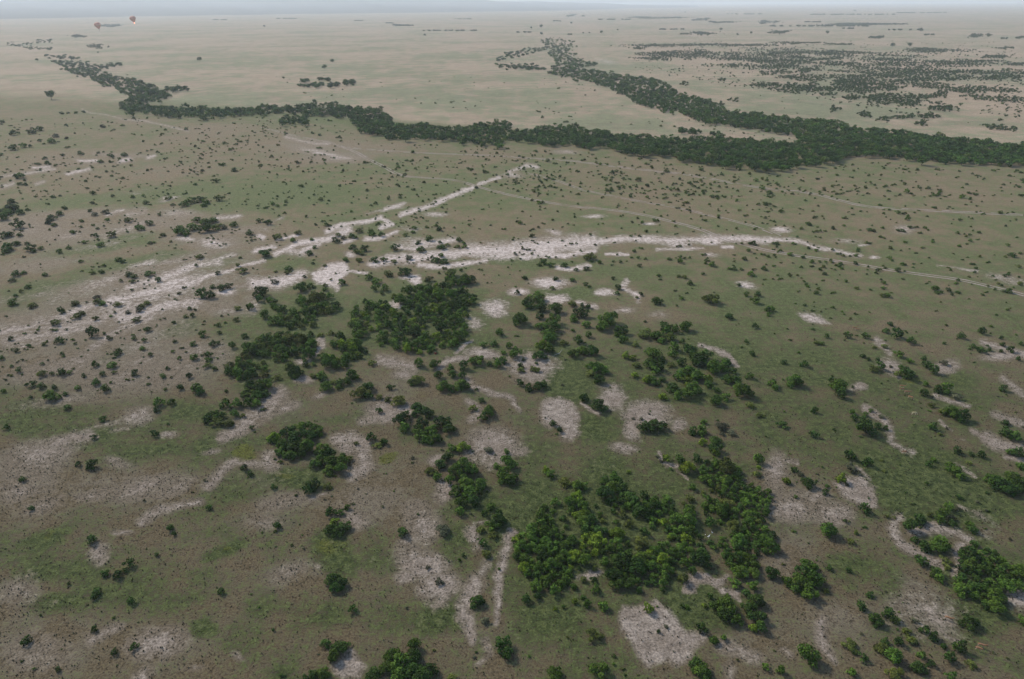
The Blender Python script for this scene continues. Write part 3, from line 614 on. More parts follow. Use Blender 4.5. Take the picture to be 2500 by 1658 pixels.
# thickets: outline in the photo, typical width in pixels, tones
THICKETS = [
 ([(553,900),(580,868),(619,834),(652,811),(712,811),(739,821),(773,823),(773,849),(756,870),(722,878),(703,902),(648,914),(585,925),(561,921)], 29, "ggggdo"),
 ([(778,859),(813,834),(860,828),(892,855),(894,870),(860,876),(835,898),(807,889),(792,872)], 28, "gggld"),
 ([(853,757),(890,733),(945,735),(952,752),(976,758),(992,738),(955,722),(1022,698),(1085,695),(1095,672),(1150,678),(1170,714),(1142,747),(1140,792),(1148,818),(1100,846),(1060,856),(1015,864),(990,848),(930,840),(862,815),(852,790),(868,768)], 27, "gggdgl"),
 ([(655,727),(723,733),(784,720),(835,720),(835,752),(770,765),(763,794),(704,798),(668,790),(678,765)], 26, "gggdo"),
 ([(1260,1318),(1278,1300),(1322,1275),(1312,1232),(1338,1205),(1418,1210),(1452,1255),(1468,1310),(1498,1340),(1463,1350),(1440,1365),(1400,1370),(1393,1400),(1380,1438),(1348,1442),(1303,1418),(1278,1385),(1258,1358)], 33, "ggggdl"),
 ([(1455,1190),(1477,1168),(1505,1162),(1520,1183),(1545,1208),(1600,1208),(1638,1218),(1647,1240),(1635,1258),(1560,1250),(1520,1240),(1480,1230),(1457,1210)], 31, "ggdd"),
 ([(1712,1150),(1727,1123),(1770,1121),(1803,1143),(1798,1167),(1820,1178),(1850,1188),(1882,1198),(1883,1225),(1873,1260),(1867,1290),(1830,1293),(1800,1288),(1772,1262),(1745,1230),(1757,1200),(1717,1180)], 33, "gggddo"),
 ([(1715,1217),(1758,1217),(1758,1243),(1720,1238)], 28, "gg"),
 ([(1508,1290),(1560,1268),(1640,1263),(1690,1235),(1698,1280),(1690,1330),(1713,1332),(1717,1360),(1690,1373),(1668,1393),(1648,1436),(1610,1428),(1560,1423),(1503,1428),(1492,1380),(1503,1340)], 33, "gggdl"),
 ([(1764,1303),(1800,1293),(1850,1283),(1883,1293),(1892,1325),(1888,1343),(1850,1345),(1838,1370),(1843,1398),(1820,1402),(1790,1388),(1770,1360),(1757,1330)], 34, "gggd"),
 ([(2352,1348),(2400,1338),(2443,1348),(2448,1370),(2486,1395),(2490,1420),(2453,1430),(2447,1460),(2428,1488),(2410,1492),(2390,1468),(2342,1438),(2335,1410),(2347,1387)], 36, "gggdd"),
 ([(1275,1300),(1310,1225),(1440,1205),(1500,1160),(1560,1205),(1650,1215),(1720,1150),(1780,1260),(1760,1330),(1700,1400),(1640,1440),(1500,1440),(1380,1445),(1300,1420)], 28, "ddgo"),
]
class Grid:
    """keeps plants apart on the ground"""
    def __init__(self, cell): self.c = cell; self.d = {}
    def ok(self, x, y, r):
        cx, cy = int(x // self.c), int(y // self.c); n = int(r // self.c) + 1
        for i in range(cx - n, cx + n + 1):
            for j in range(cy - n, cy + n + 1):
                for (a, b, q) in self.d.get((i, j), ()):
                    if (a - x) ** 2 + (b - y) ** 2 < (0.5 * (r + q)) ** 2: return False
        return True
    def add(self, x, y, r): self.d.setdefault((int(x // self.c), int(y // self.c)), []).append((x, y, r))

CLT = [[rng.random() for _ in range(97)] for _ in range(97)]
def clump(x, y, s=22.0):
    X, Y = x / s + 500, y / s + 500; i, j = int(X), int(Y); u, v = X - i, Y - j
    g = lambda a, b: CLT[a % 97][b % 97]
    return (g(i, j) * (1 - u) + g(i + 1, j) * u) * (1 - v) + (g(i, j + 1) * (1 - u) + g(i + 1, j + 1) * u) * v
PLANTS = []     # px, py, x, y, width, height, tone
grid = Grid(4.0)
def plant(px, py, w, tone, hr=None):
    m = px_per_m(px, py)
    wid = w / m
    hr = hr or rng.uniform(.52, .92)
    h = wid * hr
    p = at(px, py, h * .5)
    PLANTS.append((px, py, p[0], p[1], wid, h, tone or rng.choice("gggd")))
    grid.add(p[0], p[1], wid * .62)
for (px, py, w, tn) in BUSHES:
    low = tn in 'ox' and tn != ''
    plant(px, py, w, tn, rng.uniform(.42, .58) if low else rng.uniform(.42, .66) if py < 700 else None)
for ti, (pts, w, tones) in enumerate(THICKETS):
    sep = (.86, .8, .86, .88, .74, .76, .72, .72, .74, .72, .7, 1.7)[ti]
    xs = [p[0] for p in pts]; ys = [p[1] for p in pts]
    for _ in range(2600):
        px, py = rng.uniform(min(xs), max(xs)), rng.uniform(min(ys), max(ys))
        if not inside(px, py, pts): continue
        gx = at(px, py, .9)
        if ti < 11 and clump(gx[0] + 333, gx[1] + 77, 6.5) < (.33 if ti < 4 else .20): continue
        ww = w * rng.choice((.6, .75, .9, 1, 1.1, 1.3)) * rng.uniform(.9, 1.1)
        m = px_per_m(px, py)
        p = at(px, py, .9)
        if grid.ok(p[0], p[1], ww / m * sep):
            plant(px, py, ww, rng.choice(tones))

# small shrubs of the open savanna, thinning with the place
def scatter(n, x0, x1, y0, y1, wmin, wmax, tones="ddggo", sep=1.6, keep=lambda x, y: True):
    k = 0; tries = 0
    while k < n and tries < n * 40:
        tries += 1
        px, py = rng.uniform(x0, x1), rng.uniform(y0, y1)
        if not keep(px, py): continue
        m = px_per_m(px, py)
        wid = (wmin + (wmax - wmin) * rng.random() ** 2.0) * (.85 if rng.random() < .8 else 1.4)
        p = at(px, py, wid * .3)
        if rng.random() > (clump(p[0], p[1]) * .6 + clump(p[0] + 999, p[1], 70) * .6) ** 1.8 + .07: continue
        if not grid.ok(p[0], p[1], wid * sep): continue
        plant(px, py, wid * m, rng.choice(tones), rng.uniform(.4, .75))
        k += 1
        if rng.random() < .30:                       # a companion close by
            q = wid * m * rng.uniform(.6, .9)
            plant(px + rng.choice((-1, 1)) * q * .8, py + rng.uniform(-.25, .25) * q, q, rng.choice(tones), rng.uniform(.4, .7)); k += 1
LOW = np.interp
def below_wood(x, y):
    return y > LOW(x, [0, 300, 420, 650, 800, 900, 1200, 1450, 1700, 1900, 2100, 2500], [250, 275, 290, 285, 292, 345, 358, 368, 402, 420, 395, 415])
scatter(760, -60, 1250, 285, 420, 1.3, 3.0, keep=below_wood)
scatter(600, 1250, 2560, 345, 480, 1.4, 3.2, keep=below_wood)
scatter(480, -40, 700, 420, 600, 1.0, 2.2)
scatter(430, 640, 1320, 390, 560, 1.0, 2.4)
scatter(260, 1250, 1900, 460, 640, 1.2, 2.8)
scatter(380, 1850, 2540, 450, 720, 1.3, 3.0)
scatter(130, 1480, 2540, 640, 860, 0.9, 2.2)
scatter(260, -30, 560, 600, 960, 0.7, 1.6)
scatter(170, 560, 1300, 560, 700, 0.7, 1.6)
scatter(70, 560, 1250, 860, 1350, 0.5, 1.1, "ggdox")
scatter(60, 1250, 2000, 760, 1130, 0.5, 1.1, "ggdox")
scatter(90, 1900, 2540, 860, 1330, 0.6, 1.2, "ddgox")
scatter(45, -30, 1000, 1100, 1680, 0.4, 0.9, "ddgx")
scatter(90, 1000, 2540, 1330, 1690, 0.4, 0.9, "gdoox")
scatter(120, 600, 1500, 180, 300, 1.5, 3.0, "dgo", keep=lambda x, y: y < 180 + 0.1 * (x - 600) + 40)
scatter(70, 1500, 2540, 210, 330, 1.5, 3.2, "dgo")
scatter(60, 1700, 1960, 300, 345, 1.0, 2.2, "dg")

PLANTS = [p for p in PLANTS]
PLANTS.sort(key=lambda p: -(p[4] * FPX / math.hypot(p[2], p[3], CAM_H) * (1 if -20 < p[0] < PW + 20 and p[1] < PH + 15 else .05)))
NEARB = PLANTS[:300]
FARB = PLANTS[300:]

# ------------------------------------------------------------------ landmarks that the labels point to
LM = [("biggest round bare patch", 1605, 1550, 95), ("forked white bare patch", 1735, 1412, 55), ("Y-shaped bare strip", 1190, 1430, 60),
 ("dotted white patch", 1040, 1395, 60), ("kidney-shaped bare patch", 1365, 1020, 52), ("round bare patch with grey bush", 1203, 1093, 46),
 ("pale oval with dark bush", 1585, 1018, 60), ("looped white patch", 2260, 1320, 70), ("speckled grey patch", 2271, 1495, 60),
 ("triangular bare patch", 2092, 1200, 45), ("curled white patch", 868, 1108, 42), ("bare ring with four bushes", 1302, 897, 48),
 ("broad diagonal scald", 330, 735, 110), ("long white scald", 1180, 615, 110), ("square white patch", 805, 672, 42),
 ("round yellow grass patch", 600, 1105, 26), ("pale arc behind the thicket", 1765, 862, 40), ("hooked bare patch", 1612, 1125, 32),
 ("grey speckled slope", 1980, 1245, 80), ("diagonal pale strip", 610, 1020, 60), ("lush green strip", 812, 1360, 40),
 ("white strip at right", 2440, 1082, 45), ("speckled patch cut by the bottom edge", 845, 1630, 32), ("pale flats at far right", 2430, 857, 50),
 ("wide green clearing", 2240, 1195, 60), ("dim pale blur at left", 105, 1105, 70), ("lower left grey scald", 370, 1565, 60),
 ("bare gap inside the thicket", 1437, 1394, 22), ("bottom right pale streak", 2018, 1570, 35), ("straight pale streak", 1080, 490, 60),
 ("faint bare oval", 520, 593, 40), ("winding wheel track", 1880, 612, 60), ("speckled diagonal streak", 1190, 950, 45),
 ("bare notch in the thicket", 965, 745, 16), ("bare gap left of centre", 750, 875, 30), ("pale patch below the thicket", 940, 1004, 34),
 ("dark paired antelopes", 2393, 1581, 10)]
LM[-1] = ("two lower antelopes", 2393, 1581, 14)
ORD = "first second third fourth fifth sixth seventh eighth ninth tenth eleventh twelfth".split()
ROWN = "nearest second third fourth fifth sixth seventh eighth ninth".split()
def wc(s): return len(s.replace(",", "").split())

def label_all(items, key, describe):
    """items: dicts with px, py; unique label from place, row and order"""
    groups = {}
    for it in items: groups.setdefault(key(it), []).append(it)
    for k, g in groups.items():
        g.sort(key=lambda i: -i['py'])
        rows = [g] if len(g) <= 8 else [g[i:i + 7] for i in range(0, len(g), 7)]
        if len(rows) > 1 and len(rows[-1]) < 3:
            extra = rows.pop(); rows[-1] += extra
        for ri, row in enumerate(rows):
            row.sort(key=lambda i: i['px'])
            for oi, it in enumerate(row):
                n = len(row)
                o = "" if n == 1 else ("left one of two" if oi == 0 else "right one of two") if n == 2 else "leftmost" if oi == 0 else "rightmost" if oi == n - 1 else ORD[oi] + " from left"
                if n == 1 and len(rows) == 1: o = "alone"
                r = "" if len(rows) == 1 else ROWN[ri] + " row"
                tail = ", ".join(x for x in (o, r) if x)
                it['label'] = describe(it, k, tail)

def bush_key(it):
    best = min(LM, key=lambda l: math.hypot(it['px'] - l[1], (it['py'] - l[2]) * 1.2) - l[3])
    dx, dy = it['px'] - best[1], it['py'] - best[2]
    if math.hypot(dx, dy) < best[3] * .75: s = "on the"
    elif abs(dx) > abs(dy): s = "left of the" if dx < 0 else "right of the"
    else: s = "behind the" if dy < 0 else "in front of the"
    return s, best[0]

def bush_desc(it, k, tail):
    sz = "small" if it['w'] < 2.0 else "large" if it['w'] > 3.3 else "mid-sized"
    for head in (f"{sz} {TWORD[it['t']]} bush", f"{TWORD[it['t']]} bush", "bush"):
        s = f"{head} {k[0]} {k[1]}" + (", " + tail if tail else "")
        if wc(s) <= 16: break
    return s

# ------------------------------------------------------------------ build the bushes
BV = [leafy(950, .085, 7, s, .0, zr=(.18, .66)) for s in (1, 2)] + [leafy(820, .09, 5, s, .0, spread=.34, zr=(.14, .62)) for s in (3, 4, 7)] + [leafy(700, .10, 4, s, .0, spread=.30, zr=(.2, .74)) for s in (6,)]
BUSH_ME = [np_mesh("foliage", V, F, M_LEAF, face_attr={"tint": t}) for V, F, t in BV]
def stems_mesh(seed, k=5):
    r = random.Random(seed); segs = []
    for i in range(k):
        a = 2 * math.pi * (i + r.random() * .6) / k
        p1 = (math.cos(a) * .10, math.sin(a) * .10, .28); p2 = (math.cos(a) * .26, math.sin(a) * .26, .62)
        segs += [((0.02 * math.cos(a), 0.02 * math.sin(a), -.02), p1, .022, .016), (p1, p2, .016, .006)]
    V, F = tube_pts(segs, 5)
    return np_mesh("stems", V, F, M_BARK)
STEM_ME = [stems_mesh(s) for s in (1, 2, 3)]
items = [dict(px=p[0], py=p[1], x=p[2], y=p[3], w=p[4], h=p[5], t=p[6]) for p in NEARB]
label_all(items, bush_key, bush_desc)
for i, it in enumerate(items):
    e = link(bpy.data.objects.new("bush", None))
    e.location = (it['x'], it['y'], 0); e.rotation_euler = (0, 0, rng.uniform(0, 6.28)); e.scale = (it['w'], it['w'] * rng.uniform(.9, 1.1), it['h'])
    e.empty_display_size = .3
    tag(e, it['label'], "bush", "bushes scattered over the savanna")
    f = mesh_obj("foliage", BUSH_ME[rng.randrange(6)], e)
    c = TONE[it['t']]; j = rng.uniform(.68, 1.3)
    f.color = (c[0] * j * rng.uniform(.9, 1.12), c[1] * j, c[2] * j, 1)
    mesh_obj("stems", STEM_ME[i % 3], e)
LODV = [leafy(240, .135, 5, s, .0, zr=(.15, .6)) for s in (21, 22, 23)] + [leafy(220, .14, 4, s, .0, spread=.32, zr=(.12, .62)) for s in (24, 25)]
def tone_col(t):
    c = TONE[t]; j = rng.uniform(.62, 1.35)
    return (c[0] * j, c[1] * j, c[2] * j)
o = scatter_mesh("distant_bushes", LODV, [(rng.randrange(5), p[2], p[3], p[4], p[5], rng.uniform(0, 6.28), tone_col(p[6])) for p in FARB])
tag(o, "smaller dark shrubs dotted all over the open savanna", "shrubs", kind='stuff')

# ------------------------------------------------------------------ river wood
B1 = [(160,165),(230,160),(275,182),(330,190),(370,205),(405,222),(415,230),(400,240),(365,245),(360,255),(400,258),(470,262),(490,255),(540,262),(620,262),(640,255),(720,258),(745,250),(800,250),(840,255),(880,258),(920,262),(945,275),(962,300),(1010,303),(1040,297),(1060,306),(1140,310),(1175,297),(1250,299),(1240,315),(1290,312),(1330,306),(1400,306),(1460,315),(1480,318),(1495,328),(1530,325),(1600,330),(1660,335),(1720,332),(1800,335),(1840,340),(1880,347),(1945,347),(1960,395),(1930,408),(1890,408),(1800,398),(1720,394),(1690,384),(1620,371),(1560,371),(1500,363),(1478,352),(1462,350),(1430,354),(1400,344),(1360,349),(1305,344),(1290,338),(1235,335),(1225,347),(1180,349),(1120,337),(1060,334),(945,334),(935,324),(880,317),(862,299),(860,284),(800,279),(745,277),(720,269),(650,274),(620,277),(490,281),(420,282),(370,274),(340,269),(290,264),(285,256),(320,234),(300,224),(285,214),(250,204),(200,184),(160,172)]
B2 = [(1320,95),(1350,90),(1400,100),(1395,110),(1390,125),(1410,140),(1450,150),(1460,155),(1420,165),(1480,172),(1530,185),(1600,190),(1630,205),(1660,230),(1720,240),(1760,262),(1800,275),(1850,275),(1920,285),(2030,293),(2100,310),(2200,318),(2250,325),(2300,333),(2400,340),(2450,350),(2560,352),(2560,402),(2500,397),(2400,393),(2300,388),(2200,376),(2100,374),(2010,390),(1960,394),(1945,346),(1950,333),(1945,325),(1900,317),(1850,309),(1790,304),(1720,294),(1660,274),(1600,261),(1560,249),(1530,231),(1490,214),(1440,194),(1390,186),(1350,179),(1345,164),(1360,149),(1340,129),(1345,114),(1320,100)]
SMALLWOOD = [[(4,109),(50,106),(80,101),(86,104),(50,111)],[(85,101),(125,94),(129,97),(90,104)],[(45,113),(80,113),(126,117),(124,120),(80,117)],[(98,131),(150,135),(192,139),(192,142),(150,140)],[(125,146),(160,146),(216,152),(216,158),(140,153)],[(150,157),(215,156),(240,166),(165,171)],[(225,158),(295,152),(297,157),(230,166)],[(680,290),(705,282),(750,280),(745,292),(700,299)],[(405,210),(455,210),(445,218),(405,218)],
 [(735,192),(750,192),(752,196),(737,197)],[(762,204),(785,200),(790,206),(770,209)],[(800,203),(825,199),(830,205),(805,208)],[(835,198),(862,192),(866,197),(842,204)],[(780,190),(805,190),(800,192)],[(725,204),(760,206),(740,208)],
 [(1205,140),(1250,127),(1350,108),(1345,116),(1280,133),(1215,146)],[(1205,153),(1260,158),(1330,163),(1330,168),(1240,163)],[(1230,128),(1280,120),(1270,126)],
 [(1560,222),(1600,232),(1620,245),(1580,242)],[(1660,310),(1710,318),(1700,324),(1665,318)],[(1735,320),(1760,324),(1750,332)]]
WOOD = []
wgrid = Grid(8.0)
def fill_wood(pts, n, sep, wr, hr, tones="gddd"):
    xs = [p[0] for p in pts]; ys = [p[1] for p in pts]
    for _ in range(n):
        px, py = rng.uniform(min(xs), max(xs)), rng.uniform(min(ys), max(ys))
        if not inside(px, py, pts):
            q = 5 + 3 * rng.random()                        # ragged margin: a few trees stand out of the edge
            if rng.random() > .05 or not any(inside(px + a * q * 2, py + b * q, pts) for a, b in ((1, 0), (-1, 0), (0, 1), (0, -1))): continue
        w = rng.uniform(*wr) * rng.choice((.7, .85, 1, 1, 1.15)); h = w * rng.uniform(*hr)
        p = at(px, py + 1.0, h * .62)
        dist = math.hypot(p[0], p[1])
        s = max(1.0, dist / 900.0)
        if wgrid.ok(p[0], p[1], sep * s * w / 7.0):
            wgrid.add(p[0], p[1], sep * s * w / 7.0)
            WOOD.append((px, py, p[0], p[1], w * min(s, 1.2), h, rng.choice(tones)))
fill_wood(B1, 30000, 4.6, (3.6, 7.4), (.48, .88), 'gggddo')
fill_wood(B2, 30000, 4.6, (3.6, 7.4), (.48, .88), 'gggddo')
for pts in SMALLWOOD: fill_wood(pts, 700, 7.5, (4.5, 7.5), (.5, .8))
WOOD.sort(key=lambda p: -(p[4] / math.hypot(p[2], p[3], CAM_H)) * (1 if -10 < p[0] < PW + 10 else .05))
TREES, MASS = WOOD[:260], WOOD[260:]
def tree_crown(seed): return leafy(420, .105, 8, seed, .26, spread=.28)
TV = [tree_crown(s) for s in (31, 32, 33, 34, 35)]
TREE_ME = [np_mesh("crown", V, F, M_LEAF, face_attr={"tint": t}) for V, F, t in TV]
def trunk_mesh(seed):
    r = random.Random(seed)
    segs = [((0, 0, -.03), (.01, 0, .3), .035, .026)]
    for i in range(5):
        a = 2 * math.pi * (i + r.random() * .5) / 5
        segs.append(((.01, 0, .29), (.25 * math.cos(a), .25 * math.sin(a), .62 + .1 * r.random()), .018, .006))
    V, F = tube_pts(segs, 6)
    return np_mesh("trunk", V, F, M_BARK)
TRUNK_ME = [trunk_mesh(s) for s in (1, 2)]
def tree_key(it):
    x, y = it['px'], it['py']
    up = y < np.interp(x, [1300, 1500, 1700, 1950], [300, 260, 300, 330])
    if x > 2380: k = "where the wood meets the right edge"
    elif x > 2230: k = "in the wood just left of the right edge"
    elif x > 2090: k = "in the wood's straight right stretch"
    elif x > 1950: k = "in the wood right of the grass tongue"
    elif up and x > 1780: k = "in the wood above the grass tongue"
    elif up and x > 1600: k = "on the wood's slanting upper arm"
    elif up: k = "on the wood's far upper arm"
    elif x > 1830: k = "in the wood below the grass tongue's tip"
    elif x > 1700: k = "in the wood below the grass tongue"
    elif x > 1580: k = "in the wood left of the grass tongue"
    elif x > 1470: k = "in the wood right of the dry gully"
    elif x > 1300: k = "in the wood left of the dry gully"
    elif x > 1100: k = "in the wood beside the gap"
    elif x > 950: k = "in the wood right of its bulge"
    elif x > 840: k = "in the bulge of the wood"
    else: k = "in the wood's left arm"
    return ("", k)
titems = [dict(px=p[0], py=p[1], x=p[2], y=p[3], w=p[4], h=p[5], t=p[6]) for p in TREES]
def tree_desc(it, k, tail):
    for head in (f"{TWORD[it['t']]} tree", "tree"):
        s = f"{head} {k[1]}" + (", " + tail if tail else "")
        if wc(s) <= 16: break
    return s
label_all(titems, tree_key, tree_desc)
TTONE = {'g': (0.046, 0.098, 0.016), 'd': (0.030, 0.068, 0.014), 'o': (0.066, 0.100, 0.022)}
def make_tree(x, y, w, h, tone, label, group=None, name="tree"):
    e = link(bpy.data.objects.new(name, None))
    e.location = (x, y, 0); e.rotation_euler = (0, 0, rng.uniform(0, 6.28)); e.scale = (w, w, h)
    tag(e, label, "tree", group)
    f = mesh_obj("crown", TREE_ME[rng.randrange(5)], e)
    c = TTONE[tone]; j = rng.uniform(.8, 1.25)
    f.color = (c[0] * j, c[1] * j, c[2] * j, 1)
    mesh_obj("trunk", TRUNK_ME[rng.randrange(2)], e)
for it in titems:
    make_tree(it['x'], it['y'], it['w'], it['h'], it['t'], it['label'], "trees of the river wood")
def wood_col(t):
    c = TTONE[t]; j = rng.uniform(.75, 1.25)
    return (c[0] * j, c[1] * j, c[2] * j)
TLOD = [leafy(90, .21, 6, s, .0, spread=.28) for s in (41, 42, 43, 44)]
o = scatter_mesh("river_wood", TLOD, [(rng.randrange(4), p[2], p[3], p[4], p[5], rng.uniform(0, 6.28), wood_col(p[6])) for p in MASS])
tag(o, "dark winding river wood fading into the hazy distance", "woodland", kind='stuff')

# ------------------------------------------------------------------ low scrub of the far right and the thin tree lines of the plain
SCRUB = [(1556,116,25,4),(1630,109,80,3.5),(1750,107,130,2.5),(1960,102,60,2.5),(2045,105,30,2),(1745,130,60,9),(1640,128,35,4),(1895,127,72,9),(2070,126,80,4),(2260,120,80,5),(1860,157,90,7),(1980,168,38,8),(2170,145,75,9),(2060,152,42,6),(2350,150,90,7),(2430,134,36,5),(2310,172,120,8),(2140,182,60,5),(2290,188,60,5),(2475,178,38,10),(2485,153,28,5),(2410,191,36,6),
 (1870,203,27,5),(2075,202,50,6),(2165,207,45,6),(1950,207,40,5),(2458,114,22,2.5),(2055,197,38,4),(1990,215,65,6),(2120,208,70,7),(2350,218,62,10),(2220,231,90,8),(2105,235,48,6),(2285,260,45,6),(2200,248,52,5),(2265,279,28,4),(2115,275,24,3.5),(2184,283,40,3.5),(2250,294,15,4),(2042,263,17,4),(1875,205,30,4),(1762,192,9,3),(1668,200,11,3),(1793,240,13,4),(1755,251,13,3),(1820,140,50,3),(1900,145,60,3),(2000,140,60,3),(1600,140,40,3),(1930,185,30,2.5),(1890,171,20,2.5),
 (1597,42,64,2.2),(1500,46,40,1.2),(1710,47,24,2.5),(1875,51,24,4),(1760,53,30,2),(2000,62,120,1.6),(2100,58,90,2.4),(1820,33,50,1),(2075,34,110,1.2),(2250,30,60,.8),(2395,86,25,3),(2147,90,17,2.5),(2270,83,14,1.2),(2440,92,18,1.5),(2490,90,14,2),(1985,52,20,1.5),(1700,80,40,2),(1900,78,30,2.5),(2070,68,14,1),(2215,71,45,1.5),(1640,70,30,1),(1405,36,22,2.5),(1360,50,10,1),(272,62,34,2.5),(190,87,18,2),(225,113,22,4),(240,106,9,2),(985,61,22,3),(1105,73,72,1.2),(1273,77,26,1),(870,49,16,1),(950,55,10,1),(540,47,20,1),(700,44,25,1),(1130,45,20,.8)]
SCR = []
sgrid = Grid(10.0)
for cx, cy, hw, hh in SCRUB:
    far = cy < 95
    n = int((9 if far else 5) * hw)
    subs = [(cx + hw * rng.uniform(-.85, .85), cy + hh * rng.gauss(0, .5), hw * rng.uniform(.12, .45), hh * rng.uniform(.15, .5)) for _ in range(3 + int(hw / 9))]
    for _ in range(n):
        sx, sy, sw, sh = rng.choice(subs)
        if rng.random() < .10: sw, sh = sw * 2, sh * 2
        px, py = rng.gauss(sx, sw * .7), rng.gauss(sy, sh * .7)
        if hh < 2 and far:
            px, py = cx + rng.uniform(-hw, hw), cy + rng.gauss(0, hh * .3)
            if clump(px * 4, cy * 7, 22) < .42: continue
        p = at(px, py + (1.2 if far else 1.5), 2.0)
        dist = math.hypot(p[0], p[1])
        if dist > 20000: continue
        w = rng.uniform(2.6, 5.2) * max(1.0, dist / 1700) ** .7; h = (rng.uniform(3, 6) if far else rng.uniform(2.0, 3.6)) * (dist / 3500 if dist > 3500 else 1) ** .4
        if sgrid.ok(p[0], p[1], w * rng.uniform(.65, 1.2)):
            sgrid.add(p[0], p[1], w)
            SCR.append((p[0], p[1], w, h))
for ex, ey, ew, eh, lim, m_ in ((1880, 140, 330, 26, .56, 5000), (2180, 185, 330, 75, .56, 11000), (2300, 250, 260, 45, .60, 4000), (1640, 128, 90, 12, .5, 900), (2440, 290, 90, 45, .60, 1500)):
    for _ in range(m_):
        a, r = rng.uniform(0, 6.283), math.sqrt(rng.random())
        px, py = ex + ew * r * math.cos(a), ey + eh * r * math.sin(a)
        if py > 178 + (px - 1600) * .165: continue
        p = at(px, py + 1.5, 1.5)
        if clump(p[0], p[1], 38) * .55 + clump(p[0] + 700, p[1] + 300, 120) * .5 < lim + .12 * (r - .5): continue
        w = rng.uniform(2.2, 5.0); h = w * rng.uniform(.45, .75)
        if sgrid.ok(p[0], p[1], w * rng.uniform(.7, 1.3)):
            sgrid.add(p[0], p[1], w); SCR.append((p[0], p[1], w, h))
for _ in range(2400):                                   # loose single shrubs between the clumps
    px, py = rng.uniform(1540, 2560), rng.uniform(100, 320)
    if py > 180 + (px - 1600) * .16: continue
    p = at(px, py, 1.0); w = rng.uniform(1.5, 3.8)
    if clump(p[0], p[1], 60) < .45: continue
    if sgrid.ok(p[0], p[1], w * 2): sgrid.add(p[0], p[1], w); SCR.append((p[0], p[1], w, w * rng.uniform(.5, .8)))
SLOD = [leafy(36, .30, 5, s, .0, spread=.28) for s in (51, 52, 53)]
def scr_col():
    j = rng.uniform(.7, 1.25)
    return (0.044 * j, 0.072 * j, 0.022 * j)
o = scatter_mesh("far_scrub", SLOD, [(rng.randrange(3), s[0], s[1], s[2], s[3], rng.uniform(0, 6.28), scr_col()) for s in SCR])
tag(o, "low grey-green scrub clumps spread over the far plain", "scrub", kind='stuff')

# ------------------------------------------------------------------ single far trees
LONE = [(486,142,12,"lone flat tree on the plain between the two river arms, left one"),(811,146,11,"lone dark tree in the middle of the empty plain"),(791,160,13,"broad low tree just below the lone plain tree"),(692,188,7,"small round tree left of the plain's scattered thicket"),(1037,83,7,"lone tree below the straight far tree line"),
 (1250+72,80,8,"dark tree standing above the top of the right wood arm"),(1321,62,10,"broad tree cluster above the right wood arm"),(1297,66,6,"small tree left of the broad cluster above the wood"),(1395,54,6,"lone tree where the far hedge line begins"),(1388,82,6,"left of two close trees right of the wood's top"),(1394,82,6,"right of two close trees right of the wood's top"),(1424,79,5,"tiny dark tree right of the two close trees"),(1439,78,5,"second tiny dark tree along the far plain"),(1468,76,8,"wide dark tree on the plain right of the wood's top"),(1508,71,5,"single far tree on the pale plain above the horseshoe scrub"),
 (1760,69,8,"tall pointed tree on the far right plain"),(1834,78,7,"dark round tree right of the pointed tree"),(1801,82,6,"low round tree between pointed and round trees"),(1704,83,6,"left tree of the small trio on the right plain"),(1712,84,6,"middle tree of the small trio on the right plain"),(1728,84,6,"right tree of the small trio on the right plain"),
 (2180,107,12,"left of two big dark umbrella trees at upper right"),(2222,107,12,"right of two big dark umbrella trees at upper right"),(2249,70,11,"wide umbrella tree far out at upper right"),(2021,77,9,"low wide tree alone above the scrub streaks"),(90,144,8,"dark tree left of the river's far left bend"),(239,126,5,"small tree right of the far left bend"),(1673,28,5,"tiny tree near the skyline at right"),(433,211,16,"low dark tree beside the elbow of the left river arm"),(122,228,24,"dark flat thicket tree on the plain at far left"),
 (2087,24,6,"tree rising from the farthest line near the skyline"),(645,62,6,"faint far tree right of the two balloons")]
for px, py, w, lab in LONE:
    m = px_per_m(px, py + 2)
    wid = w / m; h = min(wid * .85, 16)
    p = at(px, py + 1, h * .6)
    make_tree(p[0], p[1], wid, h, 'd', lab, None, "savanna_tree")

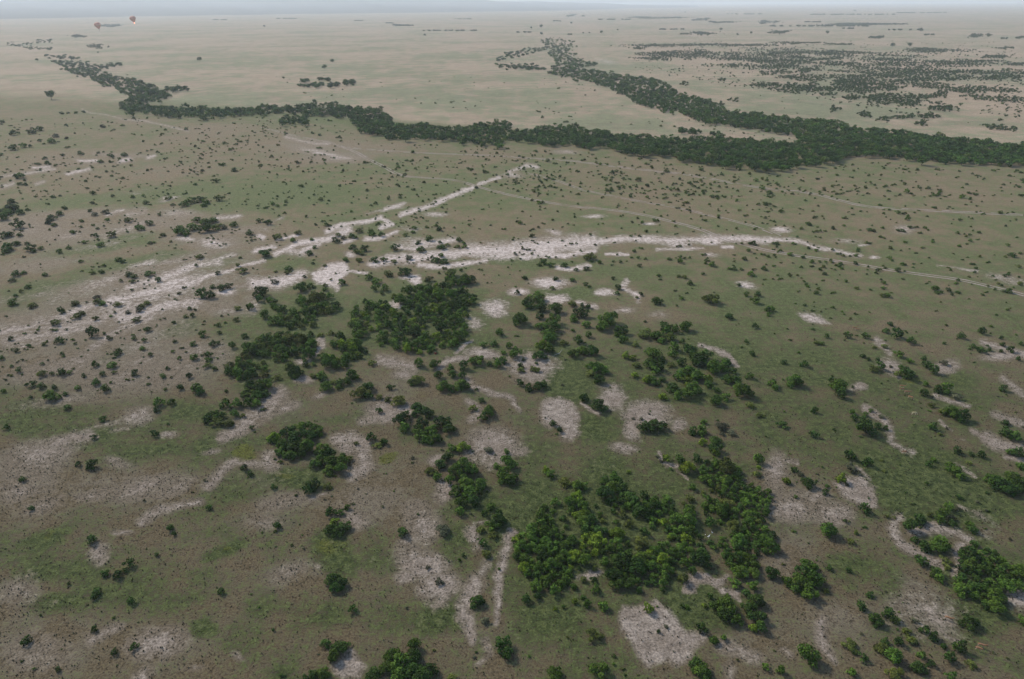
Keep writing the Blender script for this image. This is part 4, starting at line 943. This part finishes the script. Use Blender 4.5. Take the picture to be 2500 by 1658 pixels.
# ------------------------------------------------------------------ grass tussocks and litter on the near ground
def tussocks():
    r = np.random.default_rng(77)
    near = (GY > 820) & (GY < 1720) & (GX > -80) & (GX < 2580)
    idx = np.nonzero(near)[0]
    P_ = GV[idx]; b = GBv = G_BARE[idx]
    d = np.hypot(P_[:, 0], P_[:, 1])
    # even spread over the ground, denser along the rims of the bare patches
    area = d * np.maximum(d * d, 1) / 1e6
    w = area * np.where((b > .15) & (b < .6), 1.8, np.where(b >= .72, .55, 1.0))
    w *= np.clip((GY[idx] - 820) / 380, 0, 1)
    w /= w.sum()
    n = 15000
    ch = r.choice(len(idx), n, p=w)
    base = P_[ch][:, :2] + r.normal(size=(n, 2)) * (0.25 + d[ch] / 400)[:, None]
    bb = b[ch]
    size = r.uniform(.12, .30, n)  * np.where(bb > .3, 1.0, .9)
    k = 5
    ang = r.uniform(0, 2 * np.pi, (n, k)); lean = r.uniform(.3, .9, (n, k))
    dirx, diry = np.cos(ang), np.sin(ang)
    s = size[:, None]
    c = np.stack([np.broadcast_to(base[:, :1], (n, k)), np.broadcast_to(base[:, 1:], (n, k)), np.zeros((n, k))], -1)
    tip = c + np.stack([dirx * s * lean, diry * s * lean, s * r.uniform(.6, 1.1, (n, k))], -1)
    sx = np.stack([-diry * s * .42, dirx * s * .42, np.zeros((n, k))], -1)
    V = np.stack([c - sx, c + sx, tip], 2).reshape(-1, 3)
    F = np.arange(n * k * 3).reshape(-1, 3)
    pal = np.array([(0.075, 0.083, 0.038), (0.055, 0.074, 0.028), (0.125, 0.102, 0.070), (0.040, 0.043, 0.025), (0.105, 0.086, 0.060)])
    pc = pal[r.integers(0, 5, n)] * r.uniform(.7, 1.2, (n, 1))
    dk = pal[3] * r.uniform(1.0, 2.2, (n, 1))
    pc = np.where((bb > .15)[:, None] & (r.random((n, 1)) < .5), dk, pc)
    me = np_mesh("grass_tussocks", V, F, M_MASS, face_attr={"tint": np.repeat(r.uniform(.2, .65, n), k), "leafcol": np.repeat(pc, k, 0)})
    o = mesh_obj("grass_tussocks", me)
    tag(o, "low dry grass tussocks dotting the near ground", "grass", kind='stuff')
tussocks()
# ------------------------------------------------------------------ hot-air balloons
def lathe(prof, n=32):
    V, F = [], []
    for z, r in prof:
        for i in range(n):
            a = 2 * math.pi * i / n
            V.append((r * math.cos(a), r * math.sin(a), z))
    for j in range(len(prof) - 1):
        for i in range(n):
            k = (i + 1) % n
            F.append((j * n + i, j * n + k, (j + 1) * n + k, (j + 1) * n + i))
    return np.array(V), np.array(F)
def envelope_mat():
    b = NB("balloon_fabric")
    tc = b.n.new("ShaderNodeTexCoord").outputs["Object"]
    sp = b.n.new("ShaderNodeSeparateXYZ"); b.put(sp.inputs[0], tc)
    a = b.math('ARCTAN2', sp.outputs[1], sp.outputs[0])
    f = b.sstep(b.math('SINE', b.math('MULTIPLY', a, 8.0)), -.15, .15)
    col = b.mix(f, (0.52, 0.20, 0.14), (0.56, 0.27, 0.18))
    band = b.sstep(b.math('ABSOLUTE', b.math('SUBTRACT', sp.outputs[2], 11.0)), .9, 1.0)
    col = b.mix(band, (0.33, 0.20, 0.10), col)
    return b.out(col, .6, .2)
M_ENV = envelope_mat()
M_SKIRT = plain_mat("skirt_fabric", (0.10, 0.03, 0.03), (0.13, 0.05, 0.04), 1)
M_WICK = plain_mat("wicker", (0.20, 0.12, 0.06), (0.28, 0.18, 0.09), 12)
M_ROPE = plain_mat("cable", (0.05, 0.05, 0.05), (0.08, 0.08, 0.08), 4)
fb = NB("burner_flame"); fb.p.inputs["Base Color"].default_value = (1, .5, .3, 1)
fb.p.inputs["Emission Color"].default_value = (1.0, 0.34, 0.22, 1); fb.p.inputs["Emission Strength"].default_value = 9.0
M_FLAME = fb.m
prof = [(3.2, 1.7), (4.5, 2.6), (6.5, 4.6), (9, 6.7), (11.5, 8.2), (14, 9.0), (16, 8.9), (18, 8.0), (19.6, 6.3), (20.7, 4.0), (21.2, 2.0), (21.35, 0.05)]
gor = lathe(prof, 64)
ang = np.arctan2(gor[0][:, 1], gor[0][:, 0]); q = 1 - 0.035 * np.abs(np.sin(ang * 8))
gor[0][:, 0] *= q; gor[0][:, 1] *= q
ME_ENV = np_mesh("envelope", *gor, M_ENV, smooth=True)
ME_SK = np_mesh("skirt", *lathe([(1.9, 1.25), (3.2, 1.72), (3.2, 1.66), (1.9, 1.2)], 32), M_SKIRT, smooth=True)
ME_BASK = np_mesh("basket", *lathe([(-2.6, .05), (-2.6, .95), (-1.35, 1.1), (-1.3, 1.15), (-1.22, 1.1), (-1.3, 1.0), (-2.5, .85), (-2.5, .05)], 4), M_WICK)
ME_CAB = np_mesh("cables", *tube_pts([((.85 * math.cos(a), .85 * math.sin(a), -1.3), (1.22 * math.cos(a), 1.22 * math.sin(a), 1.95), .05, .05) for a in (.785, 2.356, 3.927, 5.498)], 5), M_ROPE)
ME_FL = np_mesh("burner_flame", *lathe([(-.1, .12), (.5, .55), (1.4, .75), (2.4, .5), (3.6, .05)], 12), M_FLAME, smooth=True)
ME_BURN = np_mesh("burner", *lathe([(-.7, .05), (-.7, .4), (-.15, .4), (-.12, .05)], 8), M_ROPE)
for (px, py, dist, tilt, lit, lab) in ((326, 46.5, 2600, -9, True, "reddish brown hot-air balloon with its burner lit, right and higher one"), (240, 62, 2500, -8, False, "reddish brown hot-air balloon without flame, left and lower of the two")):
    p = at_dist(px, py, dist)
    e = link(bpy.data.objects.new("hot_air_balloon", None))
    e.location = (p[0], p[1], p[2] - 12.5); e.rotation_euler = (0, math.radians(tilt), 0)
    tag(e, lab, "balloon", "hot-air balloons over the plain")
    mesh_obj("envelope", ME_ENV, e); mesh_obj("skirt", ME_SK, e); mesh_obj("basket", ME_BASK, e); mesh_obj("cables", ME_CAB, e); mesh_obj("burner", ME_BURN, e)
    if lit: mesh_obj("burner_flame", ME_FL, e)

# ------------------------------------------------------------------ animals: skinned skeletons
def skin_mesh(name, pts, edges, root, levels=2):
    me = bpy.data.meshes.new(name + "_skeleton")
    me.from_pydata([p[:3] for p in pts], edges, [])
    ob = bpy.data.objects.new(name, me); COL.objects.link(ob)
    md = ob.modifiers.new("s", 'SKIN')
    if not me.skin_vertices: bpy.context.view_layer.update()
    for i, sv in enumerate(me.skin_vertices[0].data):
        sv.radius = (pts[i][3], pts[i][4] if len(pts[i]) > 4 else pts[i][3]); sv.use_root = (i == root)
    sb = ob.modifiers.new("d", 'SUBSURF'); sb.levels = levels; sb.render_levels = levels
    dg = bpy.context.evaluated_depsgraph_get()
    ev = ob.evaluated_get(dg)
    out = bpy.data.meshes.new_from_object(ev); out.name = name
    bpy.data.objects.remove(ob)
    for pl in out.polygons: pl.use_smooth = True
    return out
def antelope_mesh(variant):
    """about 1 m long in the body, standing; variant 1 grazes"""
    hx = (.70, .78, .93) if variant == 0 else (.66, .74, .80)
    hz = (.92, 1.02, .98) if variant == 0 else (.52, .34, .22)
    pts = [(-.42, 0, .70, .13, .15), (-.2, 0, .70, .14, .155), (.05, 0, .69, .14, .16), (.30, 0, .70, .13, .17), (.45, 0, .78, .085, .10),
           (hx[0], 0, hz[0], .055, .065), (hx[1], 0, hz[1], .055, .06), (hx[2], 0, hz[2], .03, .03)]
    ed = [(i, i + 1) for i in range(7)]
    def leg(root, x, y, hind, sw):
        k = len(pts)
        if hind: q = [(x, y, .56, .075), (x + .06 + sw * .3, y, .40, .045), (x - .06 + sw * .7, y, .27, .026), (x + sw, y, .05, .02), (x + sw + .03, y, 0.0, .022)]
        else: q = [(x, y, .54, .055), (x + sw * .4, y, .30, .028), (x + sw, y, .06, .02), (x + sw + .03, y, 0.0, .022)]
        for p in q: pts.append(p)
        ed.append((root, k)); ed.extend((k + i, k + i + 1) for i in range(len(q) - 1))
    leg(0, -.42, .085, True, .06); leg(0, -.42, -.085, True, -.08); leg(3, .32, .075, False, .07); leg(3, .32, -.075, False, -.05)
    k = len(pts); pts.append((-.56, 0, .70, .03)); pts.append((-.62, 0, .56, .02)); ed += [(0, k), (k, k + 1)]     # tail
    for s in (-1, 1):                                                                                             # ears
        k = len(pts); pts.append((hx[1] - .03, s * .10, hz[1] + .08, .018)); ed.append((6, k))
    return skin_mesh("antelope", pts, ed, 2), (hx[1] - .01, hz[1])
def coat_material(top, belly):
    b = NB("short_coat")
    tc = b.n.new("ShaderNodeTexCoord").outputs["Object"]
    sp = b.n.new("ShaderNodeSeparateXYZ"); b.put(sp.inputs[0], tc)
    z = b.math('ADD', sp.outputs[2], b.math('MULTIPLY', b.noise(tc, 9, 2), .06))
    return b.out(b.mix(b.sstep(z, .60, .68), belly, top), .8, .15)
M_COAT = coat_material((0.27, 0.145, 0.08), (0.40, 0.30, 0.22))
M_PALE = coat_material((0.50, 0.42, 0.24), (0.62, 0.55, 0.40))
M_HORN = plain_mat("horn", (0.04, 0.035, 0.03), (0.07, 0.06, 0.05), 20)
def horn_mesh(head):
    hx, hz = head; segs = []
    for s in (-1, 1):
        a = (hx, s * .03, hz + .04); m = (hx - .10, s * .08, hz + .20); t = (hx - .06, s * .10, hz + .36)
        segs += [(a, m, .016, .012), (m, t, .012, .004)]
    return np_mesh("horns", *tube_pts(segs, 6), M_HORN)
ANT = []
for v in (0, 1):
    me, head = antelope_mesh(v); me.materials.clear(); me.materials.append(M_COAT)
    ANT.append((me, horn_mesh(head)))
mp = ANT[1][0].copy(); mp.materials.clear(); mp.materials.append(M_PALE); ANT.append((mp, ANT[1][1]))
HERD = [(2396, 1575, -32, 0, 1.0, "tan antelope at lower right, upper of a close pair"), (2391, 1584, -36, 1, 1.0, "tan antelope at lower right, lower of a close pair"),
        (2202, 944, -25, 0, 1.2, "leading antelope at the upper left of the file of four"), (2202, 950, -10, 1, 1.1, "second antelope in the file, just below the leader"),
        (2214, 958, -28, 0, 1.2, "third antelope of the file, on the green slope"), (2223, 971, -55, 1, 1.2, "last antelope of the file, lowest of the four"),
        (2315, 1509, -38, 0, 1.0, "lone tan antelope on the speckled grey patch"), (2208, 1104, -10, 1, 1.05, "lone tan antelope on the pink-grey strip"), (2232, 1009, -15, 2, 1.1, "pale cream antelope alone on the green grass"),
        (2085, 801, -20, 0, 1.1, "tan antelope on the far green slope, upper of two"), (2093, 804, -25, 1, 1.0, "tan antelope on the far green slope, lower of two")]
for px, py, rot, v, sc, lab in HERD:
    p = at(px, py, .5)
    o = mesh_obj("antelope", ANT[v][0])
    o.location = (p[0], p[1], 0); o.rotation_euler = (0, 0, math.radians(rot)); o.scale = (sc, sc, sc)
    tag(o, lab, "antelope", "antelopes grazing on the savanna")
    mesh_obj("horns", ANT[v][1], o)

# white birds in the clearing of the big thicket
def bird_mesh():
    pts = [(-.30, 0, .52, .03, .02), (-.16, 0, .55, .09, .08), (.02, 0, .58, .13, .12), (.16, 0, .62, .09, .08), (.24, 0, .78, .035), (.20, 0, .92, .03), (.27, 0, 1.0, .045), (.33, 0, .99, .02)]
    ed = [(i, i + 1) for i in range(7)]
    for s in (-1, 1):
        k = len(pts); pts += [(0, s * .06, .44, .022), (.03, s * .06, .22, .014), (0, s * .06, .0, .014)]; ed += [(2, k), (k, k + 1), (k + 1, k + 2)]
    return skin_mesh("white_bird", pts, ed, 2)
M_FEATH = plain_mat("white_feathers", (0.72, 0.72, 0.70), (0.82, 0.82, 0.80), 8)
M_BEAK = plain_mat("beak", (0.45, 0.28, 0.05), (0.5, 0.3, 0.08), 8)
M_DARKF = plain_mat("black_feathers", (0.02, 0.02, 0.02), (0.04, 0.04, 0.04), 8)
bm_ = bird_mesh(); bm_.materials.clear(); bm_.materials.append(M_FEATH)
beak = np_mesh("beak", *tube_pts([((.35, 0, .99), (.50, 0, .95), .018, .004)], 6), M_BEAK)
wv = [(.08, .12, .60), (-.10, .15, .66), (-.42, .10, .50), (-.36, .04, .47), (-.05, .14, .52)]
W_V = np.array(wv + [(x, y + .025, z) for x, y, z in wv] + [(x, -y, z) for x, y, z in wv] + [(x, -y - .025, z) for x, y, z in wv])
wf = []
for b0 in (0, 10):
    for i in range(5):
        j = (i + 1) % 5; wf.append((b0 + i, b0 + j, b0 + 5 + j, b0 + 5 + i))
    for q0 in (b0, b0 + 5): wf += [(q0, q0 + 1, q0 + 2, q0 + 3), (q0, q0 + 3, q0 + 4, q0 + 4)]
W_ME = bpy.data.meshes.new("wings"); W_ME.from_pydata([tuple(v) for v in W_V], [], [tuple(dict.fromkeys(f)) for f in wf]); W_ME.update(); W_ME.materials.append(M_DARKF)
for px, py, rot, sc, lab in ((1730, 1311, 20, 1.0, "large white bird with black wings in the thicket clearing"), (1739, 1300, 150, .7, "smaller white bird behind the large one in the clearing"), (1722, 1304, -60, .45, "smallest white bird, left in the thicket clearing")):
    p = at(px, py, .4)
    o = mesh_obj("white_bird", bm_)
    o.location = (p[0], p[1], 0); o.rotation_euler = (0, 0, math.radians(rot)); o.scale = (sc,) * 3
    tag(o, lab, "bird", "white birds in the clearing")
    mesh_obj("beak", beak, o); mesh_obj("wings", W_ME, o)

# bleached fallen branch beside the yellow-green thicket
M_DEAD = plain_mat("bleached_wood", (0.42, 0.38, 0.34), (0.52, 0.48, 0.44), 5)
a = at(1352, 868); b_ = at(1367, 862); c_ = at(1372, 856)
seg = [((a[0], a[1], .08), (b_[0], b_[1], .12), .07, .06), ((b_[0], b_[1], .12), (c_[0], c_[1], .35), .06, .03), ((b_[0] * .5 + a[0] * .5, b_[1] * .5 + a[1] * .5, .1), (b_[0], b_[1] - .8, .25), .04, .02)]
o = mesh_obj("fallen_branch", np_mesh("fallen_branch", *tube_pts(seg, 7), M_DEAD))
tag(o, "bleached fallen branch on bare soil beside a yellow-green bush", "branch")
# red shrub
V, F, t = leafy(160, .16, 4, 91, .02)
p = at(1063, 862, .4)
o = mesh_obj("red_shrub", np_mesh("red_shrub", V, F, M_LEAF, face_attr={"tint": t}))
o.location = (p[0], p[1], 0); o.scale = (1.0, .8, .6); o.color = (0.20, 0.035, 0.03, 1)
tag(o, "tiny red-leaved shrub at the front edge of the central thicket", "shrub")

# ------------------------------------------------------------------ far hills on the left and the haze
def hills():
    r = np.random.default_rng(3)
    na, nd = 260, 26
    A = np.radians(np.linspace(-78, 14, na)); D = np.linspace(8200, 30000, nd)
    AA, DD = np.meshgrid(A, D)
    deg = np.degrees(AA)
    env = np.interp(deg, [-78, -60, -37, -33, -27, -15, -5, 3, 9, 14], [380, 340, 285, 300, 345, 330, 260, 150, 40, 0])
    nz = np.zeros_like(AA)
    for k, (f, am) in enumerate(((4, .10), (9, .09), (21, .06), (47, .035))):
        nz += am * np.sin(AA * f * 3.1 + r.uniform(0, 6) + DD / (5000 / (1 + k)))
    prof_ = np.interp(DD, [8200, 9500, 12000, 15000, 18500, 22500, 30000], [0, .03, .16, .30, .66, 1.0, .55])
    Z = np.maximum(env * (1 + nz) * prof_, 0) * np.interp(deg, [-78, 14], [1, 1]) - 0.5 - np.clip((deg + 36) / 50, 0, 1) * np.clip((17000 - DD) / 300, 0, 30)
    Vv = np.stack([np.sin(AA) * DD, np.cos(AA) * DD, Z], -1).reshape(-1, 3)
    i = np.arange(nd - 1)[:, None] * na + np.arange(na - 1)[None]
    Ff = np.stack([i, i + na, i + na + 1, i + 1], -1).reshape(-1, 4)[:, ::-1]
    tag(mesh_obj("hills", np_mesh("hills", Vv, Ff, M_HILL, smooth=True)), kind='structure')
hills()

def haze(density=0.95e-4):
    R, top, bot = 63500.0, 460.0, -1.5
    V = [(R * sx, R * sy, z) for z in (bot, top) for sx, sy in ((-1, -1), (1, -1), (1, 1), (-1, 1))]
    F = [(0, 3, 2, 1), (4, 5, 6, 7), (0, 1, 5, 4), (1, 2, 6, 5), (2, 3, 7, 6), (3, 0, 4, 7)]
    m = bpy.data.materials.new("haze"); m.use_nodes = True
    t = m.node_tree; t.nodes.clear()
    out = t.nodes.new("ShaderNodeOutputMaterial"); v = t.nodes.new("ShaderNodeVolumePrincipled")
    v.inputs["Color"].default_value = (0.85, 0.925, 1.0, 1); v.inputs["Density"].default_value = density
    v.inputs["Anisotropy"].default_value = 0.1
    t.links.new(v.outputs[0], out.inputs["Volume"])
    o = mesh_obj("haze", np_mesh("haze", V, F, m))
    tag(o, "pale blue morning haze over the plain", "haze", kind='stuff')
haze()
